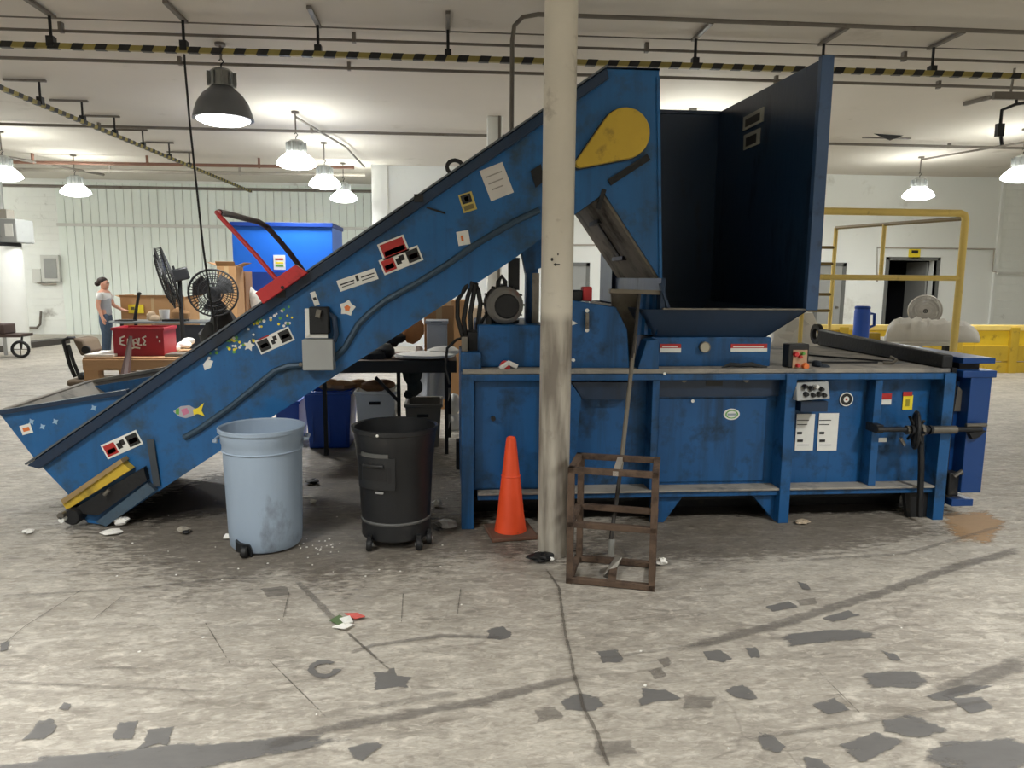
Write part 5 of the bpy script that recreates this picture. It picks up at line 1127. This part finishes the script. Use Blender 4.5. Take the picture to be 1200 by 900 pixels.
# big blue container and cartons
a, b = G(275, 350, 13), G(389, 263, 13)
t = thing('blue_container', 'tall bright blue steel container with a white notice, beyond the red safety loop', 'container', ((a.x+b.x)/2, 13.6, 0))
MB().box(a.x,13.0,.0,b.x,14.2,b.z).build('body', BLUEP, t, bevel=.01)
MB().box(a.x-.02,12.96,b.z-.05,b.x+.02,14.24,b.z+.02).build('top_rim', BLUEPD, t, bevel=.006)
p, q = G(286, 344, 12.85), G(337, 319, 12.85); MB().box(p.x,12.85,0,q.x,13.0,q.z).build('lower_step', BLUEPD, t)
p, q = G(321,316,12.99), G(334,299,12.99); o = MB().box(p.x,12.985,p.z,q.x,13.0,q.z).build('notice', WLABEL, t)
for k,(dz_,mm) in enumerate(((.16,REDL),(.10,YELL),(.05,GREEN))): MB().box(p.x+.03,12.983,p.z+dz_,q.x-.03,12.985,p.z+dz_+.03).build('print', mm, o)
carton('tall brown carton standing between the forward-facing fan and the blue container', 258, 276, 312, 400, 10.9, .4, CARD, z=0, flaps=.12)
carton('narrow dark carton right behind the tall brown carton', 278, 287, 318, 400, 11.5, .4, CARD2, z=0)
lump('white_sack', 'white sack bulging before the foot of the blue container', 'sack', [(290,346,11.8,.13,1.2),(300,352,11.8,.14,1.0),(292,380,11.8,.2,1.3),(296,412,11.8,.22,1.3)], CLOTH, 'cloth', floorz=0, seed=31)
lump('black_sack', 'black refuse sack on the floor below the forward-facing fan', 'sack', [(262,385,10.5,.2,1.5),(255,400,10.5,.24,1.3),(262,420,10.5,.28,1.3),(260,435,10.5,.3,.9)], RUBBER, 'cloth', floorz=0, seed=32)
# desk with the things on it, the person behind it
zd = G(160, 377, 14.9).z; xa, xb = G(119, 377, 14.9).x, G(262, 377, 14.9).x
t = thing('packing_desk', 'long grey packing desk in front of the person', 'desk', ((xa+xb)/2, 15.2, 0))
MB().prism([(xa+.3,14.9,zd-.04),(xb,14.9,zd-.04),(xb,15.7,zd-.04),(xa,15.7,zd-.04),(xa,15.2,zd-.04)], (0,0,.04)).build('desktop', pm('desk_grey',(136,142,146),.5), t, bevel=.006)
MB().box(xa+.9,14.95,.18,xb-.05,14.97,zd-.06).build('modesty_panel', pm('desk_dark',(58,62,70),.6), t)
for x in (xa+.35, xb-.1): 
    for y in (14.95,15.6): MB().bar((x,y,0),(x,y,zd-.04), .05, .05, (0,1,0)).build('leg', DARK, t)
carton('wide low brown carton with yellow label behind the packing desk', 144, 216, 349, 400, 16.3, .9, CARD, z=0, flaps=.10)
p, q = G(151,367,16.28), G(168,357,16.28)
t = thing('yellow_notice', 'yellow notice taped to the wide brown carton', 'notice', ((p.x+q.x)/2,16.27,p.z)); MB().box(p.x,16.265,p.z,q.x,16.29,q.z).build('sheet', YELL, t); MB().box(p.x+.05,16.262,p.z+.07,q.x-.18,16.265,q.z-.05).build('print', pm('olive_label',(110,100,60),.6), t)
t = thing('laptop', 'dark open laptop lying on the packing desk by the person', 'laptop', (G(143,374,15.1).x,15.1,zd))
MB().box(G(134,374,15.0).x,15.0,zd,G(155,374,15.0).x,15.25,zd+.025).build('keyboard_base', DARK, t, bevel=.004)
t = thing('scanner_arm', 'thin black upright stick on the packing desk', 'stick', (G(159,372,15.2).x,15.2,zd)); MB().tube([G(158,375,15.2),G(160,360,15.2),G(163,343,15.2)], [.035,.03,.03], 8).build('shaft', DARK, t)
MB().ball(G(163,344,15.2), .045,.045,.03).build('head', DARK, t)
lump('paper_heap', 'white and tan papers standing on the packing desk', 'paper', [(178,371,15.2,.10,1.1),(182,373,15.1,.10,.7)], pm('tan_paper',(222,198,168),.8), 'sheets', floorz=zd, seed=41)
t = thing('white_cup', 'white paper tub on the packing desk beside the papers', 'tub', (G(191,372,15.2).x,15.2,zd)); MB().lathe([(0,0),(.08,0),(.10,.22),(.09,.22),(.07,.02),(0,.02)], (G(193,372,15.2).x,15.2,zd), n=18).build('body', PAPER, t)
lump('brown_bag', 'small brown bag on the packing desk behind the edge-on fan', 'bag', [(209,368,15.45,.14,.9),(216,369,15.45,.12,.8)], CARD, floorz=zd, seed=42)
t = thing('steel_tray', 'flat dark tray on the packing desk near the edge-on fan', 'tray', (G(202,375,15.0).x,15.1,zd)); MB().box(G(190,375,15.0).x,14.98,zd,G(218,375,15.0).x,15.2,zd+.04).build('tray', DARK, t, bevel=.006)
# tank, cart and rail at the far left
cx = G(-8, 330, 17.5).x
t = thing('white_tank', 'tall white cylindrical tank with a dark band near its top, cut by the edge', 'tank', (cx, 17.5, 0))
z1 = G(10,287,17.0).z
MB().lathe([(0,0),(.60,0),(.60,z1-.06),(.58,z1),(0,z1)], (cx,17.5,0), n=36).build('body', WHITE, t)
MB().lathe([(.585,z1-.02),(.59,z1+.0),(.59,z1+.05),(.57,z1+.06),(0,z1+.06)], (cx,17.5,0), n=36).build('band', DARK, t)
z2 = G(10,256,17.2).z; MB().box(cx-.4,17.2,z1+.06,G(19,270,17.2).x,17.9,z2).build('burner_box', GREYM, t, bevel=.02)
MB().box(G(4,262,17.15).x,17.18,G(10,277,17.2).z,G(13,262,17.15).x,17.2,G(10,262,17.2).z).build('gauge_plate', WLABEL, t)
MB().cyl((cx+.2,17.6,z2),(cx+.2,17.6,CEIL-.012), .10, 14).build('flue', GREYM, t)
MB().cyl((cx-.1,17.6,z2),(cx-.1,17.6,CEIL-.012), .05, 10).build('pipe', PIPEL, t)
MB().box(cx+.05,17.5,z2,cx+.4,17.8,z2+.22).build('flue_collar', PIPEL, t)
t = thing('hand_cart', 'low dark hand cart with round wheel near the white tank', 'cart', (G(10,385,15.8).x, 15.9, 0))
cx = G(10,385,15.8).x
MB().box(cx-.9,15.7,.42,cx+.25,16.2,.48).build('platform', pm('dark_brown_steel',(72,56,52),.6), t)
MB().box(cx-.9,15.72,.48,cx-.05,16.15,.68).build('load_box', pm('dark_brown_steel',(72,56,52),.6), t, bevel=.02)
for x in (cx+.25,cx-.6):
    w_ = MB().tube([(x+.16*math.cos(2*math.pi*k/20),15.7,.18+.15*math.sin(2*math.pi*k/20)) for k in range(20)], .03, 7, True).build('wheel', RUBBER, t)
    MB().bar((x,15.72,.18),(x,15.8,.44), .03, .03).build('fork', DARK, t)
    MB().bar((x-.14,15.7,.18),(x+.14,15.7,.18), .015, .015).bar((x,15.7,.04),(x,15.7,.32), .015, .015).build('spoke', STEEL, w_)
MB().bar((cx-.05,15.72,.06),(cx-.05,15.72,.44), .06, .03, (0,1,0)).build('leg', GREYM, t)
t = thing('steel_rail', 'long dark steel channel lying on the floor left of the swivel chair', 'rail', tuple(FL(38,402)))
p, q = FL(-10,413), FL(75,402); MB().bar(p+Vector((0,0,.10)), q+Vector((0,0,.10)), .30, .06).build('web', pm('dark_channel',(66,62,58),.6), t)
for s in (-1,1):
    n_ = Vector((q.y-p.y, p.x-q.x, 0)).normalized()*.15*s; MB().bar(p+n_+Vector((0,0,.065)), q+n_+Vector((0,0,.065)), .03, .13).build('flange', pm('dark_channel',(66,62,58),.6), t)

# ------------------------------------------------------------------ right background
def yc(a, b, r): return MB().tube([a, b], r, 10)
YN, YFAR = 7.3, 9.7
t = thing('safety_cage', 'yellow tubular safety frame with ladder rungs standing behind the press', 'frame', (G(1126,400,YN).x, YN, 0))
TR = G(1132,250,YN); TL = G(900,246,YN); TL.z = TR.z
MB().tube([TL, TR+Vector((-.06,0,0)), TR+Vector((-.015,0,-.015)), TR+Vector((0,0,-.06)), (TR.x,YN,0)], .036, 12).build('main_frame', YELLOWR, t)
MR = G(1118,326,YN); yc((TL.x,YN,MR.z),(TR.x,YN,MR.z), .028).build('mid_rail', YELLOWR, t)
yc((TL.x,YN,0),(TL.x,YN,TL.z), .036).build('post', YELLOWR, t)
FR_ = G(980,267,YFAR); FT = G(1043,262,8.6)
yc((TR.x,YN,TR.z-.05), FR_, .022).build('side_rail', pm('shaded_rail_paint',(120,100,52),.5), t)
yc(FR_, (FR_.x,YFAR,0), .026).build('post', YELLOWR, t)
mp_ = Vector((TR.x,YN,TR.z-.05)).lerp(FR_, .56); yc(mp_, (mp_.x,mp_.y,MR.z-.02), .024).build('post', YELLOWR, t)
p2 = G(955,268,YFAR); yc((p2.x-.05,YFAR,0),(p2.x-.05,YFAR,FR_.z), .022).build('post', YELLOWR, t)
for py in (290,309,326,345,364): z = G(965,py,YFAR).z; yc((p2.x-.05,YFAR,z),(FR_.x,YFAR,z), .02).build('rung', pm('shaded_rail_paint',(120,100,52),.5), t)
p3 = G(938,390,7.4); yc((p3.x,7.4,0),(p3.x,7.4,1.45), .022).build('post', YELLOWR, t)
# yellow barrier wall along the far side
YG = 12.9; x0, x1 = G(930,400,YG).x, G(1330,400,YG).x; zt_ = G(1170,381,YG).z
t = thing('yellow_barrier', 'low yellow steel barrier with posts before the white wall', 'barrier', ((x0+x1)/2, YG, 0))
MB().box(x0,YG,zt_-.10,x1,YG+.12,zt_).build('top_rail', YELLOWR, t, bevel=.01)
MB().box(x0,YG+.03,zt_-.38,x1,YG+.08,zt_-.10).build('panel', pm('yellow_panel',(232,196,44),.5,0,.1,3,0,40,(150,110,40),.2,4), t)
MB().box(x0,YG,.22,x1,YG+.12,zt_-.38).build('mid_rail', YELLOWG, t, bevel=.01)
MB().box(x0,YG,0,x1,YG+.12,.20).build('bottom_rail', YELLOWG, t, bevel=.01)
for k in range(9):
    x = G(1183,400,YG).x-1.1*(k-2); 
    if x0 < x < x1-.2: MB().box(x,YG-.04,0,x+.16,YG+.16,zt_-.04).build('post', YELLOWG, t, bevel=.008)
# bench with white covered pile and the blue jug
YQ = 8.2; zb = .98; xa, xb = G(985,390,YQ).x, G(1122,390,YQ).x
t = thing('rear_bench', 'long bench behind the press under the white-covered pile and the jug', 'bench', ((xa+xb)/2, 8.6, 0))
MB().box(xa,YQ,zb-.04,xb,9.1,zb).build('benchtop', pm('bench_white',(206,204,196),.6), t)
for x in (xa+.05,xb-.1):
    for y in (YQ+.05,9.0): MB().box(x,y,0,x+.06,y+.06,zb-.04).build('leg', DARK, t)
t = thing('cloth_pile', 'pile under crumpled white sheeting behind the press', 'pile', (G(1090,400,8.6).x, 8.6, zb))
m = MB(); nx, ny = 34, 12; P = []
for j in range(ny+1):
    for i in range(nx+1):
        u, v = i/nx, j/ny; px = 1036+112*u; p = G(px, 400, 8.3+.75*v)
        h = .25*min(1, 12*u)**.5*min(1, 6*(1-u))**.5*math.sin(math.pi*min(1,max(0,.04+v*.92)))**.35*(1-.15*u)*min(1, 7*v)**.6*min(1, 7*(1-v))**.6
        h *= 1+.16*mnoise.noise(Vector((u*6, v*3, 1)))+.22*mnoise.noise(Vector((u*17, v*6, 4)))
        P.append(Vector((p.x+.02*mnoise.noise(Vector((u*9,v*9,2))), 8.3+.75*v, zb-.003+max(0,h))))
m.add(P, [(j*(nx+1)+i, j*(nx+1)+i+1, (j+1)*(nx+1)+i+1, (j+1)*(nx+1)+i) for j in range(ny) for i in range(nx)])
o = m.build('sheeting', CLOTH, t); s_ = o.modifiers.new('thick','SOLIDIFY'); s_.thickness = .01; s_.offset = 1
lump('white_sack', 'pale sack standing beside the hopper behind the deck', 'sack', [(932,392,8.0,.20,1.0),(941,388,8.0,.16,1.5),(925,396,8.0,.2,.9),(930,430,8.0,.35,1.6)], CLOTH, 'cloth', floorz=0, seed=51)
cj = G(1009,388,8.35); zj = zb
t = thing('water_jug', 'tall blue plastic jug with side handle on the bench behind the press', 'jug', (cj.x,8.35,zj)); hj = G(1009,359,8.35).z-zj
MB().lathe([(0,0),(.082,0),(.088,.02),(.088,hj-.06),(.08,hj-.03),(.085,hj-.025),(.085,hj),(0,hj)], (cj.x,8.35,zj), n=24).build('body', pm('jug_blue',(44,96,206),.4,0,.08,5), t)
MB().lathe([(0,0),(.086,0),(.088,.02),(.07,.035),(0,.035)], (cj.x,8.35,zj+hj-.03), n=24).build('lid', TOTEB, t)
MB().tube([(cj.x+.08,8.35,zj+hj-.08),(cj.x+.15,8.35,zj+hj-.09),(cj.x+.155,8.35,zj+hj-.22),(cj.x+.08,8.35,zj+hj-.25)], .018, 8).build('handle', TOTEB, t)
t = thing('timber_block', 'short yellow timber beam lying on the bench beside the jug', 'beam', (G(1027,386,8.6).x,8.6,zb)); MB().box(G(1018,386,8.5).x,8.5,zb,G(1033,386,8.5).x,8.62,zb+.09).build('beam', YELLOWG, t, bevel=.01)

# ------------------------------------------------------------------ the person
def skin_obj(name, V, Ed, mat, parent, sub=2):
    me = bpy.data.meshes.new(name); off = _off[parent]
    me.from_pydata([tuple(Vector(v[:3])) for v in V], Ed, []); me.materials.append(mat)
    o = bpy.data.objects.new(name, me); COL.objects.link(o); o.parent = parent; _off[o] = off
    sk = o.modifiers.new('skin', 'SKIN'); sk.use_smooth_shade = True
    for i, v in enumerate(V):
        d = me.skin_vertices[0].data[i]; r = v[3]; d.radius = r if isinstance(r, tuple) else (r, r); d.use_root = (i == 0)
    s = o.modifiers.new('sub', 'SUBSURF'); s.levels = s.render_levels = sub
    return o
pc = FL(127, 418)
per = thing('person', 'person in grey and white T-shirt and jeans standing at the packing desk', 'person', (pc.x, pc.y, 0), math.radians(-8))
# local frame: faces +x, right arm toward the camera (-y)
V = [(0,0,.90,.105),(.0,0,1.05,.10),(.005,0,1.20,.105),(0,0,1.33,.075),(.01,0,1.39,.045),(.03,0,1.46,.062),(.025,0,1.53,.088),(.02,0,1.585,.062),
     (0,-.15,1.31,.055),(-.03,-.19,1.06,.042),(.04,-.19,.84,.030),(.06,-.185,.78,.030),
     (0,.15,1.31,.055),(.06,.19,1.06,.042),(.28,.16,.96,.032),(.34,.15,.95,.030),
     (0,-.085,.84,.085),(.03,-.09,.48,.058),(-.02,-.09,.10,.036),(.12,-.09,.045,.035),(.0,-.09,.05,.04),
     (0,.085,.84,.085),(-.02,.09,.48,.058),(-.06,.09,.10,.036),(.08,.09,.045,.035),(-.04,.09,.05,.04),(.118,0,1.485,.013)]
Ed = [(0,1),(1,2),(2,3),(3,4),(4,5),(5,6),(6,7),(3,8),(8,9),(9,10),(10,11),(3,12),(12,13),(13,14),(14,15),(0,16),(16,17),(17,18),(18,20),(20,19),(0,21),(21,22),(22,23),(23,25),(25,24),(5,26)]
def fingers(base, root, d, spread, th):
    for k, (L, o_) in enumerate(((.070,-.03),(.080,-.01),(.076,.01),(.060,.03))):
        i = len(V); p = Vector(root)+Vector(spread)*o_; q = p+Vector(d)*L*.55; e = q+Vector(d)*L*.35+Vector(th)*.02
        V.append((*p,.010)); V.append((*q,.0085)); V.append((*e,.007)); Ed.extend([(base,i),(i,i+1),(i+1,i+2)])
    i = len(V); p = Vector(root)+Vector(th)*.035-Vector(d)*.03; V.append((*p,.010)); V.append((*(p+Vector(d)*.04+Vector(th)*.015),.008)); Ed.extend([(base,i),(i,i+1)])
fingers(11, (.072,-.185,.745), (.1,0,-1), (0,1,0), (1,0,0)); fingers(15, (.38,.148,.945), (1,0,-.1), (0,1,0), (0,-1,.1))
skin_obj('body', V, Ed, SKIN, per)
TV = [(0,0,.93,.128),(0,0,1.06,.118),(.005,0,1.20,.125),(0,0,1.325,.09),(0,-.15,1.315,.068),(-.018,-.175,1.16,.062),(0,.15,1.315,.068),(.04,.178,1.16,.062)]
skin_obj('shirt', TV, [(0,1),(1,2),(2,3),(3,4),(4,5),(3,6),(6,7)], TEEW, per)
skin_obj('shirt_body', [(0,0,.83,.142),(0,0,.93,.138),(0,0,1.03,.130),(.006,0,1.16,.131),(.008,0,1.24,.124)], [(0,1),(1,2),(2,3),(3,4)], TEE, per)
skin_obj('jeans', [(0,0,1.0,.112),(0,0,.90,.122),(0,-.085,.76,.096),(.03,-.09,.48,.072),(-.02,-.09,.07,.060),(0,.085,.76,.096),(-.02,.09,.48,.072),(-.06,.09,.07,.060)], [(0,1),(1,2),(2,3),(3,4),(1,5),(5,6),(6,7)], JEAN, per)
def loc_ball(name, c, r, mat):
    m = MB().ball(c, *r); o = m.build(name, mat, None); o.parent = per; return o
loc_ball('hair', (-.018,0,1.555), (.105,.096,.085), HAIR); loc_ball('hair_bun', (-.125,0,1.50), (.055,.055,.055), HAIR)
for s in (-1, 1):
    loc_ball('eye', (.098,s*.034,1.512), (.012,.012,.009), BLACKL); loc_ball('ear', (.015,s*.092,1.49), (.018,.012,.030), SKIN)
    loc_ball('shoe', (.06 if s < 0 else .02,s*.09,.045), (.14,.05,.045), PAPER)
loc_ball('mouth', (.100,0,1.435), (.012,.024,.006), pm('lips',(170,90,84),.5))
